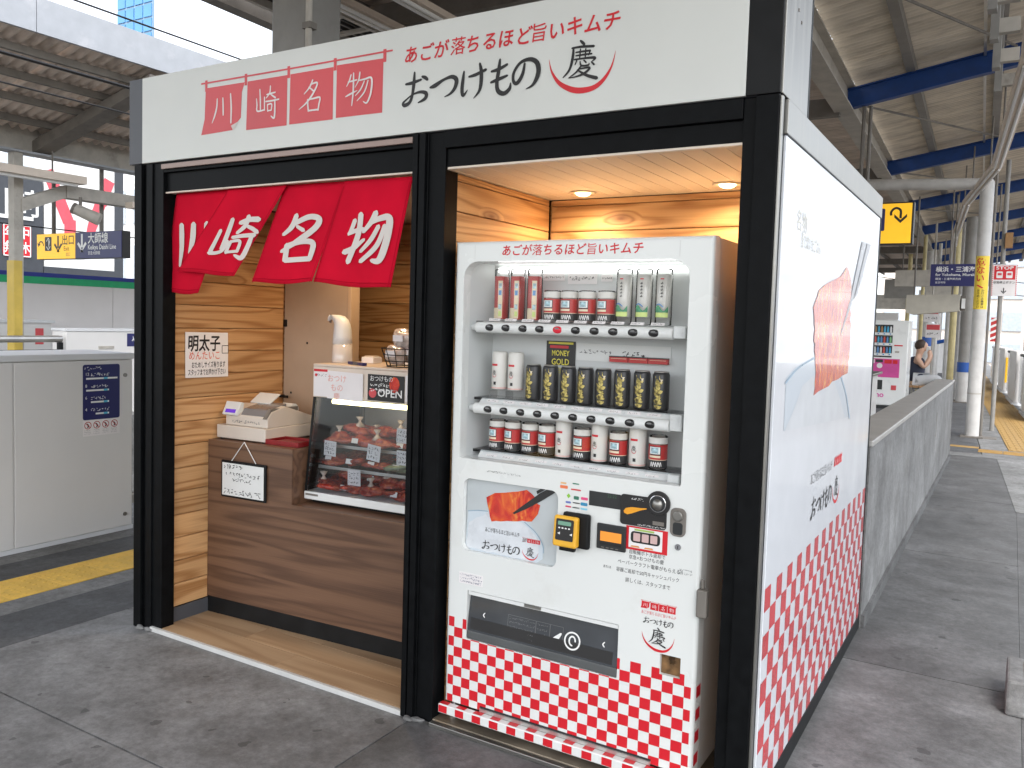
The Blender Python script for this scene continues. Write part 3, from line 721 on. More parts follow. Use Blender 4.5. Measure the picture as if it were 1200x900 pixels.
def noren_text(o, g, S, Z, yb):
    x0, y0, k = Z; b = B(); n = 0
    def f(x, yy, h=0.0):
        q = PY(yb, x0+x/k, y0+yy/k); return Vector((q.x, g(q.x, q.z)-.0058-h, q.z))
    for st in S:
        st2 = crs(st, 4) if len(st) > 2 else st
        ribbon(b, st2, f, n*2e-4, n=2); n += 1
    b.build('curtain_lettering', m_clothw, o, recalc=False)
o1, g1 = panel([(207,226),(277,221),(234,344),(191.5,342)], .062, 1, .0)
o2, g2 = panel([(268,221),(336,217),(275,323),(211,318)], .046, 2, .03)
o3, g3 = panel([(334,217),(407,212),(368,331),(294,331)], .062, 3, .0)
o4, g4 = panel([(404,212),(484,206.5),(460,338),(366,331)], .05, 4, .0)
noren_text(o1, g1, [[(190,415,30),(190,560,32),(180,685,14)],[(270,410,34),(264,510,36),(245,600,22)],[(358,405,32),(352,500,30),(345,600,30)]], ZC, .062)
noren_text(o2, g2, [[(530,378,26),(500,470,28),(462,575,26)],[(455,452,22),(425,520,24),(393,590,28)],[(385,600,26),(430,600,22),(470,580,20),(500,522,18)],
 [(582,402,28),(640,380,32),(698,378,38)],[(636,358,28),(612,420,28),(560,468,20)],[(630,425,24),(660,440,28),(690,462,30)],
 [(532,498,22),(600,486,26),(672,482,30)],[(655,490,28),(625,570,34),(588,632,34),(545,615,18)],[(520,525,20),(505,560,20),(490,598,20)],[(520,525,18),(578,522,20),(560,590,20)],[(495,595,18),(558,588,18)]], ZC, .046)
noren_text(o3, g3, [[(105,352,30),(75,425,34),(18,478,22)],[(95,405,30),(190,362,36),(255,375,40),(235,430,40),(130,510,38),(5,590,22)],[(110,425,22),(150,450,28)],
 [(42,550,36),(30,645,36)],[(45,552,32),(140,525,34),(218,538,38),(196,640,34)],[(28,648,34),(190,638,34)]], ZD, .062)
noren_text(o4, g4, [[(490,385,28),(465,450,26),(448,478,18)],[(452,470,26),(500,452,28),(545,440,24)],[(530,345,34),(512,480,36),(445,658,34)],[(420,595,36),(480,568,34),(550,512,20)],
 [(630,335,36),(600,395,34),(548,460,24)],[(592,402,30),(660,372,38),(722,375,46),(705,520,50),(662,645,46),(605,650,26)],[(648,425,28),(600,510,30),(530,590,22)],[(690,420,26),(640,550,34),(530,655,28)]], ZD, .05)

# ================================================================ counter booth
CA = .066
CO = Vector((.17, .312, 0))
CT = thing('sales_counter', 'walnut laminate stepped counter with black kick board', 'counter', CO, rz=CA)
CM = wm(CT); CX = CM.to_3x3() @ Vector((1,0,0)); CN = CM.to_3x3() @ Vector((0,1,0))
def cbox(name, mat, par, x0, x1, y0, y1, z0, z1, bevel=.002): return box(name, mat, par, x0, x1, y0, y1, z0, z1, bevel=bevel, M=CM)
def cpt(x, y, z): return CM @ Vector((x, y, z))
cbox('counter_body', m_walnut, CT, .0, .57, .012, .48, .107, .936)
cbox('counter_body', m_walnut, CT, .572, 1.56, .012, .60, .107, .66)
B().prism([cpt(x, 0, z) for x, z in ((0, .107), (1.56, .107), (1.56, .6605), (.5705, .6605), (.5705, .9365), (0, .9365))], CN*.0118).build('front_panel', m_walnut, CT)
cbox('kick_board', m_black2, CT, .0, 1.56, .0, .45, .021, .106)
FC = Frame(CO, CX, (0,0,1), -CN)
# whiteboard hanging on the counter front
wb = thing('notice_board', 'small whiteboard with handwriting hanging by a string on the counter front', 'notice board', cpt(.26, -.012, .65), rz=CA)
cbox('board_frame', m_black2, wb, .105, .412, -.014, -.002, .650, .842, .006)
wf = cbox('board_face', m_whiteplastic, wb, .117, .400, -.016, -.0142, .662, .830, .003)
FW = Frame(CO-CN*.016, CX, (0,0,1), -CN)
scrawl('handwriting', m_ink, wf, FW, .13, .25, .812, .022, 1); scrawl('handwriting', m_ink, wf, FW, .145, .385, .775, .02, 2); scrawl('handwriting', m_ink, wf, FW, .19, .32, .745, .02, 3); scrawl('handwriting', m_inkgrey, wf, FW, .13, .39, .683, .026, 4)
b = B(); top = cpt(.258, -.006, .945)
b.tube([top, cpt(.175, -.008, .842)], .0022, 6); b.tube([top, cpt(.34, -.008, .842)], .0022, 6); b.build('string', m_whiteink, wb)
# cash register
RG = thing('cash_register', 'cream cash register with small purple customer screen on the counter', 'cash register', cpt(.18, .2, .936), rz=CA)
m_reg = M('register_cream', (.68, .61, .53), .42, var=.02)
cbox('cash_drawer', m_reg, RG, .005, .345, .05, .43, .943, 1.012, .005)
pr = [(.07,1.013),(.07,1.062),(.10,1.095),(.20,1.118),(.42,1.05),(.425,1.013)]
b = B().prism([cpt(.05, y, z) for y, z in pr], CX*.29); b.build('register_body', m_reg, RG, bevel=.004)
for x in (.03, .32):
    for y in (.07, .40): B().cyl(cpt(x, y, .936), cpt(x, y, .944), .012, n=10).build('foot', m_rubber, RG)
b = B().prism([cpt(.04, y, z) for y, z in ((.06,1.063),(.052,1.07),(.085,1.135),(.105,1.13),(.10,1.09))], CX*.105); dp = b.build('customer_display', m_whiteplastic, RG, bevel=.003)
b = B().poly([cpt(.056, .0560, 1.0785), cpt(.128, .0560, 1.0785), cpt(.128, .0770, 1.1185), cpt(.056, .0770, 1.1185)]); b.build('display_screen', M('purple_screen', (.06, .02, .22), .25, emit=(.09, .03, .35, .5)), dp)
b = B().prism([cpt(.15, y, z) for y, z in ((.075,1.07),(.10,1.103),(.24,1.128),(.24,1.10))], CX*.16); b.build('keyboard_cover', M('smoke_grey', (.20, .19, .19), .2, var=.05, coat=.4), RG, bevel=.002)
b = B().prism([cpt(.315, y, z) for y, z in ((.06,1.06),(.10,1.108),(.30,1.112),(.30,1.09),(.10,1.06))], CX*.022); b.build('side_trim', m_girderd, RG)
b = B().prism([cpt(.09, y, z) for y, z in ((.205,1.118),(.20,1.125),(.275,1.172),(.285,1.165))], CX*.14); b.build('flip_display', m_whiteplastic, RG, bevel=.003)
B().cyl(cpt(.25, .29, 1.09), cpt(.32, .29, 1.09), .035, n=20).build('paper_roll_cover', m_whiteplastic, RG, smooth=False)
FR_ = Frame(CO+CN*.0695, CX, (0,0,1), -CN); scrawl('small_print', m_inkgrey, RG, FR_, .10, .29, 1.035, .016, 8)
b = B(); b.tube([cpt(.008, .12, .96), cpt(-.002, .09, .955), cpt(-.003, .08, .945), cpt(.01, .075, .94)], .003, 6); b.build('power_cord', m_rubber, RG)
# red tray
ty = thing('cash_tray', 'shallow dark red cash tray beside the register', 'tray', cpt(.36, .08, .937), rz=CA)
m_tray = M('tray_red', (.24, .01, .012), .4, var=.08)
cbox('tray_base', m_tray, ty, .345, .562, .05, .20, .937, .943, .002)
for a in ((.345, .562, .05, .058), (.345, .562, .192, .20), (.345, .353, .0585, .1915), (.554, .562, .0585, .1915)): cbox('tray_rim', m_tray, ty, *a, .9432, .962, .002)
cbox('bill_clip', m_tray, ty, .36, .55, .07, .18, .9435, .951, .004)
bx = thing('card_terminal', 'dark grey card terminal standing behind the red tray', 'terminal', cpt(.5, .26, .937), rz=CA)
cbox('terminal_body', m_black2, bx, .47, .56, .24, .36, .937, .995, .006); cbox('terminal_top', m_greytrim, bx, .478, .552, .25, .35, .9955, 1.002, .003)
# handwritten poster on the wood wall
po = thing('handwritten_poster', 'handwritten white paper about mentaiko taped to the plank wall', 'poster', (.167, .17, 1.26))
p4 = [PX(.168, u, v) for u, v in ((217,389),(267,390),(267,441),(217,443))]
pp = B().prism(p4, (.0015, 0, 0)).build('paper_sheet', m_paper, po)
FP = side(.1698); yc = .30; y0, y1 = .165, .437
text('handwriting', '明太子', m_ink, pp, FP, .28, 1.432, .088, bold=.022, w=.20, h=.0008, shear=.05)
text('handwriting', 'めんたいこ', M('marker_red', (.75, .16, .10), .6), pp, FP, .285, 1.372, .05, bold=.004, w=.19, h=.0008)
text('handwriting', 'おためしサイズ有ります', m_ink, pp, FP, .31, 1.325, .036, bold=.008, w=.21, h=.0008)
text('handwriting', 'スタッフまでお声かけ下さい', m_ink, pp, FP, .30, 1.287, .036, bold=.008, w=.235, h=.0008)
b = B(); 
for a, c in (((.40, 1.385), (.44, 1.385)), ((.44, 1.385), (.44, 1.425)), ((.44, 1.425), (.40, 1.425)), ((.40, 1.425), (.40, 1.385))): ribbon(b, [(a[0]-.006, a[1], .003), (c[0]-.006, c[1], .003)], FP, .001, n=2)
b.build('stamp_mark', m_ink, pp, recalc=False)

# refrigerated display case on the low counter
DC = thing('display_case', 'refrigerated glass display case with white trim standing on the low counter', 'display case', cpt(.6, .1, .661), rz=CA)
x0, x1 = .585, 1.50
cbox('case_plinth', m_black2, DC, x0+.015, x1, .12, .55, .661, .683)
cbox('base_trim', m_whiteplastic, DC, x0, x1, .072, .57, .683, .722, .004)
cbox('vent_label', m_girderd, DC, x0+.01, x0+.09, .0705, .0719, .703, .713)
cbox('back_panel', m_alu, DC, x0, x1, .55, .57, .722, 1.345)
for xx in (x0, x1-.02):
    b = B().prism([cpt(xx, y, z) for y, z in ((.08,.7225),(.135,1.19),(.135,1.345),(.549,1.345),(.549,.7225))], CX*.008); b.build('side_glass', m_glass2, DC)
    b = B().hexa([cpt(xx, .076, .7225), cpt(xx+.012, .076, .7225), cpt(xx+.012, .131, 1.19), cpt(xx, .131, 1.19)], [cpt(xx, .09, .7225), cpt(xx+.012, .09, .7225), cpt(xx+.012, .145, 1.19), cpt(xx, .145, 1.19)]); b.build('frame_post', m_black2, DC)
b = B().hexa([cpt(x0+.013, .080, .7225), cpt(x1-.013, .080, .7225), cpt(x1-.013, .135, 1.19), cpt(x0+.013, .135, 1.19)], [cpt(x0+.013, .085, .7225), cpt(x1-.013, .085, .7225), cpt(x1-.013, .140, 1.19), cpt(x0+.013, .140, 1.19)]); b.build('front_glass', m_glass2, DC)
cbox('header_board', m_cream, DC, x0, x1, .128, .147, 1.192, 1.345, .003)
cbox('case_top', M('case_top_beige', (.70, .58, .47), .5, var=.04), DC, x0, x1, .128, .57, 1.346, 1.358, .002)
cbox('shelf', m_glass2, DC, x0+.02, x1-.02, .20, .545, .94, .946)
cbox('shelf', m_glass2, DC, x0+.02, x1-.02, .16, .545, .835, .841)
cbox('shelf_edge', m_alu, DC, x0+.02, x1-.02, .195, .2, .934, .95); cbox('shelf_edge', m_alu, DC, x0+.02, x1-.02, .155, .16, .829, .845)
B().cyl(cpt(x0+.10, .165, 1.172), cpt(x1-.03, .165, 1.172), .012, n=12).build('case_lamp', M('case_lamp_glow', (1, .95, .7), .4, emit=(1.0, .84, .42, 3.6)), DC, smooth=True)
# kimchi bags
m_kim, t, p, N, L = nodes('kimchi_pack')
tc = N('ShaderNodeTexCoord'); nz = N('ShaderNodeTexNoise'); nz.inputs['Scale'].default_value = 34; nz.inputs['Detail'].default_value = 5; nz.inputs['Distortion'].default_value = 1.0; L(tc.outputs['Object'], nz.inputs['Vector'])
rp = N('ShaderNodeValToRGB'); e = rp.color_ramp.elements; e[0].position = .3; e[0].color = (.10, .004, .003, 1); e[1].position = .80; e[1].color = (.55, .22, .11, 1)
k = e.new(.45); k.color = (.28, .014, .007, 1); k = e.new(.62); k.color = (.42, .06, .02, 1)
L(nz.outputs['Fac'], rp.inputs[0]); L(rp.outputs[0], p.inputs['Base Color']); p.inputs['Roughness'].default_value = .25; p.inputs['Coat Weight'].default_value = .55; p.inputs['Coat Roughness'].default_value = .12
bpn = N('ShaderNodeBump'); bpn.inputs['Strength'].default_value = .8; bpn.inputs['Distance'].default_value = .012; L(nz.outputs['Fac'], bpn.inputs['Height']); L(bpn.outputs[0], p.inputs['Normal']); L(bpn.outputs[0], p.inputs['Coat Normal'])
m_green = M('leek_pack', (.22, .28, .16), .3, var=.3, scale=30, coat=.9)
m_film = glass('plastic_film', (.98, .97, .95), .05, .15)
m_neck = M('bag_neck', (.62, .50, .42), .25, var=.2, scale=30, coat=.5)
def lump(c, r, sc, mat, name, par, seed, amp=.22):
    bm = bmesh.new(); bmesh.ops.create_icosphere(bm, subdivisions=3, radius=1); rn = random.Random(seed)
    fr = [(Vector((rn.uniform(-1,1), rn.uniform(-1,1), rn.uniform(-1,1))).normalized()*rn.uniform(2, 6), rn.uniform(0, 6)) for _ in range(6)]
    inv = wm(par).inverted()
    for v in bm.verts:
        d = 1+amp*sum(math.sin(v.co.dot(f_)+ph) for f_, ph in fr)/4
        q = v.co*d; v.co = inv @ (Vector(c)+Vector((q.x*r*sc[0], q.y*r*sc[1], max(-.8, q.z)*r*sc[2])))
    me_ = bpy.data.meshes.new('mesh'); bm.to_mesh(me_); bm.free()
    return mesh_obj(name, me_, mat, par, smooth=True)
ORD = ['leftmost', 'second', 'third', 'fourth', 'fifth', 'sixth', 'seventh', 'eighth', 'ninth', 'tenth']
k = 0
TIERS = (('top shelf', .948, ((.255, 0, 6), (.40, 0, 6), (.33, .045, 5))), ('middle shelf', .843, ((.24, 0, 6), (.40, 0, 5))), ('case floor', .724, ((.165, 0, 6), (.31, 0, 6), (.24, .045, 5))))
for tn, z, rws in TIERS:
    for ri, (yy, dz, n) in enumerate(rws):
        for i in range(n):
            x = x0+.09+(i+.5*(dz > 0))*.137+random.uniform(-.012, .012)
            leek = tn == 'middle shelf' and i in (3, 4)
            c = cpt(x, yy+random.uniform(-.012, .012), z+dz+.026)
            where = ('front', 'back', 'upper')[ri]
            t_ = thing('leek_pack' if leek else 'kimchi_pack', '%s flat %s pack, %s row on the %s of the display case' % (ORD[i], 'green leek' if leek else 'red kimchi', where, tn), 'food pack', (c.x, c.y, z+dz), 'food packs in the display case')
            lump(c, .078, (1.0, .92, .36), m_green if leek else m_kim, 'pack_content', t_, k*7+ri, .5)
            if (i+ri) % 2 == 0 and tn != 'middle shelf':
                tp = c+Vector((random.uniform(-.03, .03), -.02, .028)); B().lathe(tp, [(.03, -.012), (.009, .010), (.006, .018), (.02, .04)], 8).build('tied_neck', m_neck, t_, smooth=True)
            elif ri != 1:
                q = c+Vector((random.uniform(-.02, .02), -.066, .008)); B().hexa([q+Vector((-.02, 0, -.012)), q+Vector((.02, 0, -.012)), q+Vector((.02, .006, .012)), q+Vector((-.02, .006, .012))], [q+Vector((-.02, .001, -.012)), q+Vector((.02, .001, -.012)), q+Vector((.02, .007, .012)), q+Vector((-.02, .007, .012))]).build('pack_label', m_paper, t_)
            k += 1
for i, (u, v, wd, tl_) in enumerate((((377+397)/2, 525.5, .075, .05), (438, 531, .078, .12), (472, 511, .07, .03), (472, 537, .07, 0), (415, 560, .078, -.02))):
    d = ray(u, v); nn = CN; pt = cpt(0, .15 if v < 550 else .14, 0); tt = (pt-CAM).dot(nn)/d.dot(nn); q = CAM+d*tt
    t_ = thing('price_card', ORD[i]+' handwritten price card inside the display case' if False else 'handwritten white price card, '+('leftmost on the upper shelf edge', 'tilted, in the middle of the upper shelf edge', 'high at the right end of the case', 'at the right end of the middle shelf', 'in front of the bottom row of bags')[i], 'price card', q, 'price cards in the display case', rz=CA)
    ux = CX*math.cos(tl_)-Vector((0,0,1))*math.sin(tl_); uz = Vector((0,0,1))*math.cos(tl_)+CX*math.sin(tl_)
    F_ = Frame(q, ux, uz, -CN)
    s_ = B().hexa([F_(-wd/2, -wd/2, .001), F_(wd/2, -wd/2, .001), F_(wd/2, wd/2, .001), F_(-wd/2, wd/2, .001)], [F_(-wd/2, -wd/2), F_(wd/2, -wd/2), F_(wd/2, wd/2), F_(-wd/2, wd/2)]).build('card', m_paper, t_)
    for j in range(3): scrawl('handwriting', m_ink, s_, F_, -wd*.42, wd*.42, wd*(.27-.28*j), wd*.2, 20+i*3+j, h=.0016)
# things on the case header and top
FH = Frame(cpt(0, .128, 0), CX, (0,0,1), -CN)
def hcard(name, label, a0, a1, b0, b1, mat, off, tilt=0):
    t_ = thing(name, label, 'card', FH(a0, b0, off), 'cards on the case header', rz=CA)
    s_ = B().hexa([FH(a0, b0, off+.0015), FH(a1, b0-tilt, off+.0015), FH(a1, b1-tilt, off+.0015), FH(a0, b1, off+.0015)], [FH(a0, b0, off), FH(a1, b0-tilt, off), FH(a1, b1-tilt, off), FH(a0, b1, off)]).build('card', mat, t_)
    return s_
def hx(u, v):
    d = ray(u, v); tt = (FH.o-CAM).dot(CN)/d.dot(CN); q = CAM+d*tt-FH.o; return q.dot(CX), q.z
(a0, b1), (a1, b0) = hx(368.5, 432), hx(384, 465)
s_ = hcard('payment_card', 'white payment card with red top edge at the left end of the case header', a0, a1, b0, b1, m_paper, .001)
B().poly([FH(a0, b1-.012, .0032), FH(a1, b1-.012, .0032), FH(a1, b1, .0032), FH(a0, b1, .0032)]).build('red_band', m_red, s_); scrawl('small_print', m_inkgrey, s_, FH, a0+.02, a1-.008, b1-.03, .012, 60, h=.0032)
B().cyl(FH(a0+.014, b1-.03, .003), FH(a0+.014, b1-.03, .0034), .008, n=14).build('red_dot', m_red, s_)
(a0, b1), (a1, b0) = hx(385, 434), hx(426, 470)
s_ = hcard('menu_card', 'white card with faint red writing on the case header', a0, a1, b0, b1, m_paper, .006, .006)
for j in range(3): text('lettering', ('おつけ', 'もの', '慶')[j], M('faint_red%d' % j, (.75, .36, .30), .6), s_, FH, a0+.06, b1-.04-j*.045, .04, h=.0085)
(a0, b1), (a1, b0) = hx(432, 438), hx(474, 472)
s_ = hcard('opening_card', 'black card with large white OPEN lettering on the case header', a0, a1, b0, b1, m_ink, .004, .002)
text('lettering', 'OPEN', m_whiteink, s_, FH, a0+(a1-a0)*.62, b0+.036, .052, bold=.015, w=(a1-a0)*.66, h=.0065)
text('lettering', 'おつけもの', m_whiteink, s_, FH, a0+(a1-a0)*.38, b1-.022, .03, w=(a1-a0)*.62, h=.0065)
scrawl('small_print', m_whiteink, s_, FH, a0+.012, a0+(a1-a0)*.6, b1-.052, .018, 71, h=.0065); scrawl('small_print', m_whiteink, s_, FH, a0+.012, a0+(a1-a0)*.6, b1-.075, .018, 72, h=.0065)
B().cyl(FH(a0+.03, b0+.034, .0055), FH(a0+.03, b0+.034, .0065), .022, n=18).build('round_mark', m_redfade, s_)
B().poly([FH(a1-.055+.03*math.cos(t_*.6), b1-.045+.038*math.sin(t_*.6), .0065) for t_ in range(10)]).build('food_print', m_kimchi, s_)
(a0, b1), (a1, b0) = hx(475.5, 440), hx(492, 472)
s_ = hcard('notice_card', 'white card partly hidden by the post at the right end of the case header', a0, a1, b0, b1, m_paper, .0015)
# soap dispenser
dc = Vector((.775, .655, 1.359))
SD = thing('soap_dispenser', 'white automatic soap dispenser with curved spout on the display case', 'dispenser', dc)
B().lathe(dc, [(.052, 0), (.054, .01), (.05, .095)], 20).build('clear_tank', M('clear_tank', (.62, .58, .54), .12, var=.03, coat=.5), SD, smooth=True)
b = B(); prof = [(0, .095, .050, .05), (.0, .13, .049, .049), (.0, .17, .046, .045), (-.004, .20, .043, .040), (-.016, .222, .044, .036), (-.034, .240, .040, .030), (-.058, .246, .030, .022), (-.080, .232, .020, .016), (-.094, .214, .008, .009)]
n = 16; P = []
for cx_, z, rx, ry in prof:
    for i in range(n):
        A = 2*math.pi*i/n; P.append(dc+Vector((cx_+rx*math.cos(A), ry*math.sin(A), z+(.4*rx*math.cos(A)*0))))
b.add(P, [(k*n+i, k*n+(i+1) % n, (k+1)*n+(i+1) % n, (k+1)*n+i) for k in range(len(prof)-1) for i in range(n)]+[tuple(reversed(range(n))), tuple(range((len(prof)-1)*n, len(prof)*n))])
b.build('dispenser_head', m_whiteplastic, SD, smooth=True)
B().cyl(dc+Vector((-.084,0,.222)), dc+Vector((-.088,0,.205)), .006, n=8).build('nozzle', m_girderd, SD)
# pen holder strip, boxes, basket
ph = thing('pricing_strip', 'dark blue angled plastic strip lying on the display case', 'plastic strip', cpt(.80, .2, 1.359), rz=CA-.45)
PM = wm(ph); 
for i in range(3): box('strip_section', m_navy if i != 1 else m_greytrim, ph, -.08+i*.056, -.026+i*.056, -.012, .012, .001, .014, bevel=.002, M=PM)
t_ = thing('tissue_box', 'small white box lying behind the soap dispenser', 'box', cpt(.73, .42, 1.359), rz=CA); cbox('carton', m_paper, t_, .69, .765, .38, .46, 1.359, 1.39, .003); cbox('carton_lid', m_cream, t_, .70, .755, .39, .45, 1.3903, 1.396, .003)
t_ = thing('card_box', 'pale grey card box beside the wire basket', 'box', cpt(.89, .49, 1.359), rz=CA); cbox('carton', m_whiteplastic, t_, .84, .95, .44, .54, 1.359, 1.405, .003); cbox('carton_lid', m_paper, t_, .838, .952, .438, .542, 1.4053, 1.418, .003)
bc = PZ(1.36, 474, 430)
bk = thing('wire_basket', 'black wire basket on the right end of the display case', 'basket', bc)
b = B()
for z, r in ((.003, .085), (.03, .095), (.06, .105), (.09, .115)):
    B().tube([bc+Vector((r*math.cos(i*math.pi/10), r*math.sin(i*math.pi/10), z)) for i in range(21)], .0025, 5).build('basket_hoop', m_black2, bk)
for i in range(14):
    A = i*2*math.pi/14; B().cyl(bc+Vector((.085*math.cos(A), .085*math.sin(A), .003)), bc+Vector((.115*math.cos(A), .115*math.sin(A), .09)), .002, n=5).build('basket_wire', m_black2, bk)
m_snack = M('snack_film', (.62, .52, .46), .25, var=.35, scale=22, coat=.6)
for i, (dx, dy, dz, s_) in enumerate(((-.03, -.03, .06, .06), (.03, .02, .07, .062), (-.01, .0, .135, .058))):
    c = bc+Vector((dx, dy, dz))
    t_ = thing('snack_bag', 'crinkled shiny snack bag in the wire basket, '+('at the front', 'at the back', 'on top')[i], 'snack bag', c, 'snack bags in the basket'); lump(c, s_, (1, .6, 1), m_snack, 'bag_film', t_, 90+i, .3)
    B().box(c.x-.03, c.x+.03, c.y-.045, c.y-.042, c.z-.01, c.z+.02).build('bag_label', m_paper, t_)

# ================================================================ drink / kimchi vending machine
VY = .06
VM_ = thing('vending_machine', 'white vending machine selling canned kimchi with red and white checked base', 'vending machine', (2.4, .4, .02))
FV = front(VY)
m_vm = M('machine_white', (.74, .755, .73), .26, var=.012, scale=2, coat=.25, dirt=((.64, .64, .60), 3.5, .58, .85))
m_vmside = M('machine_side', (.60, .60, .58), .35, var=.02)
m_vmin = M('machine_inside', (.62, .64, .63), .42, var=.03, scale=2)
m_dark = M('machine_dark', (.028, .03, .031), .3, var=.1)
m_grey = M('machine_grey', (.10, .105, .105), .35, var=.08)
def rrect(x0, x1, z0, z1, rt, rb, n=6):
    out = []
    for cx, cz, r, a0 in ((x1-rt, z1-rt, rt, 0), (x0+rt, z1-rt, rt, 90), (x0+rb, z0+rb, rb, 180), (x1-rb, z0+rb, rb, 270)):
        for i in range(n+1):
            A = math.radians(a0+90*i/n); out.append((cx+r*math.cos(A), cz+r*math.sin(A)))
    return out
win = rrect(1.928, 2.826, 1.066, 1.822, .065, .008); pos = rrect(1.955, 2.368, .706, .990, .03, .03); flp = rrect(1.985, 2.622, .360, .552, .002, .002, 1); rec = rrect(2.778, 2.851, .415, .486, .002, .002, 1)
bm = bmesh.new(); inv = wm(VM_).inverted(); allE = []
for loop in ([(1.902, .092), (2.891, .092), (2.891, 1.884), (1.902, 1.884)], win, pos, flp, rec):
    vv = [bm.verts.new(inv @ Vector((x, VY, z))) for x, z in loop]
    allE += [bm.edges.new((vv[i], vv[(i+1) % len(vv)])) for i in range(len(vv))]
bmesh.ops.triangle_fill(bm, use_beauty=True, use_dissolve=False, edges=allE)
bmesh.ops.recalc_face_normals(bm, faces=bm.faces)
if sum(f.normal.y*f.calc_area() for f in bm.faces) > 0: bmesh.ops.reverse_faces(bm, faces=bm.faces)
me_ = bpy.data.meshes.new('mesh'); bm.to_mesh(me_); bm.free()
door = mesh_obj('door', me_, m_vm, VM_)
b = B()
for loop, dep, in ((win, .05), (pos, .022), (flp, .03), (rec, .03)):
    P = [(x, VY, z) for x, z in loop]+[(x, VY+dep, z) for x, z in loop]; n = len(loop)
    b.add(P, [(i, (i+1) % n, n+(i+1) % n, n+i) for i in range(n)])
b.build('opening_reveal', m_vm, door, smooth=False)
# rolled door edge
b = B(); prof = [(0, 0), (.005, .001), (.010, .005), (.013, .012), (.014, .06)]
outer = [[(1.902-d, 1.884+d), (2.891+d, 1.884+d), (2.891+d, .092), (1.902-d, .092)] for d, _ in prof]
for k in range(len(prof)-1):
    for i in range(3 if True else 4):
        A, C = outer[k], outer[k+1]; ya, yc_ = VY+prof[k][1], VY+prof[k+1][1]
        i0, i1 = (3, 0, 1, 2)[i], (0, 1, 2, 3)[i]
        b.quad((A[i0][0], ya, A[i0][1]), (A[i1][0], ya, A[i1][1]), (C[i1][0], yc_, C[i1][1]), (C[i0][0], yc_, C[i0][1]))
shade_auto(b.build('door_edge', m_vm, door), 30)
box('cabinet', m_vmside, VM_, 1.893, 1.905, VY+.062, .80, .08, 1.894); box('cabinet', m_vmside, VM_, 2.893, 2.905, VY+.062, .80, .08, 1.894)
box('cabinet_top', m_vmside, VM_, 1.905, 2.893, VY+.062, .80, 1.882, 1.894); box('cabinet_back', m_vmside, VM_, 1.905, 2.893, .79, .80, .08, 1.882); box('cabinet_floor', m_grey, VM_, 1.905, 2.893, VY+.03, .79, .08, .09)
for x in (1.915, 2.875):
    for y in (VY+.03, .72):
        f_ = B().cyl((x, y, .02), (x, y, .08), .011, n=12); f_.cyl((x, y, .0205), (x, y, .028), .022, n=12); f_.build('foot', m_chrome, VM_)
b = B().box(2.899, 2.935, .045, .075, .642, .735); b.cyl((2.915, .06, .735), (2.915, .06, .77), .006, n=10); b.build('hinge', m_girderd, VM_, bevel=.005)
box('door_gasket', m_rubber, VM_, 2.89, 2.9, VY+.0605, VY+.0615, .1, 1.88)
# display window
cav = thing if False else None
DI = box('display_back', m_vmin, VM_, 1.92, 2.84, .285, .295, 1.05, 1.84)
b = B(); b.box(1.916, 1.927, VY+.05, .285, 1.05, 1.84); b.box(2.827, 2.838, VY+.05, .285, 1.05, 1.84); b.box(1.927, 2.827, VY+.05, .285, 1.824, 1.84); b.box(1.927, 2.827, VY+.05, .285, 1.05, 1.064)
b.build('display_liner', m_vmin, VM_)
b = B(); b.box(1.95, 2.805, .275, .284, 1.795, 1.81); b.build('display_lamp', M('display_lamp_glow', (.95, .97, 1), .4, emit=(.97, .99, .96, 2.0)), VM_)
B().poly([(x, VY+.006, z) for x, z in rrect(1.9285, 2.8255, 1.0665, 1.8215, .065, .008)]).build('window_glass', m_glass, VM_)
m_rail = M('price_rail', (.70, .72, .71), .3, var=.05, scale=30)
m_btn = M('button_black', (.012, .012, .012), .18, var=.1); m_btnr = M('button_red', (.35, .01, .02), .2, emit=(.5, .01, .03, .25)); m_btnhi = M('button_highlight_grey', (.22, .22, .22), .3)
rows = [(1.600, 1.573, [518,575,635,694,757,821,887,953,1023,1096], 392), (1.299, 1.257, [512,568,627,687,749,812,877,944,1013,1084], 488), (1.092, 1.041, [506,563,622,682,744,806,872,938,1006,1077], 553)]
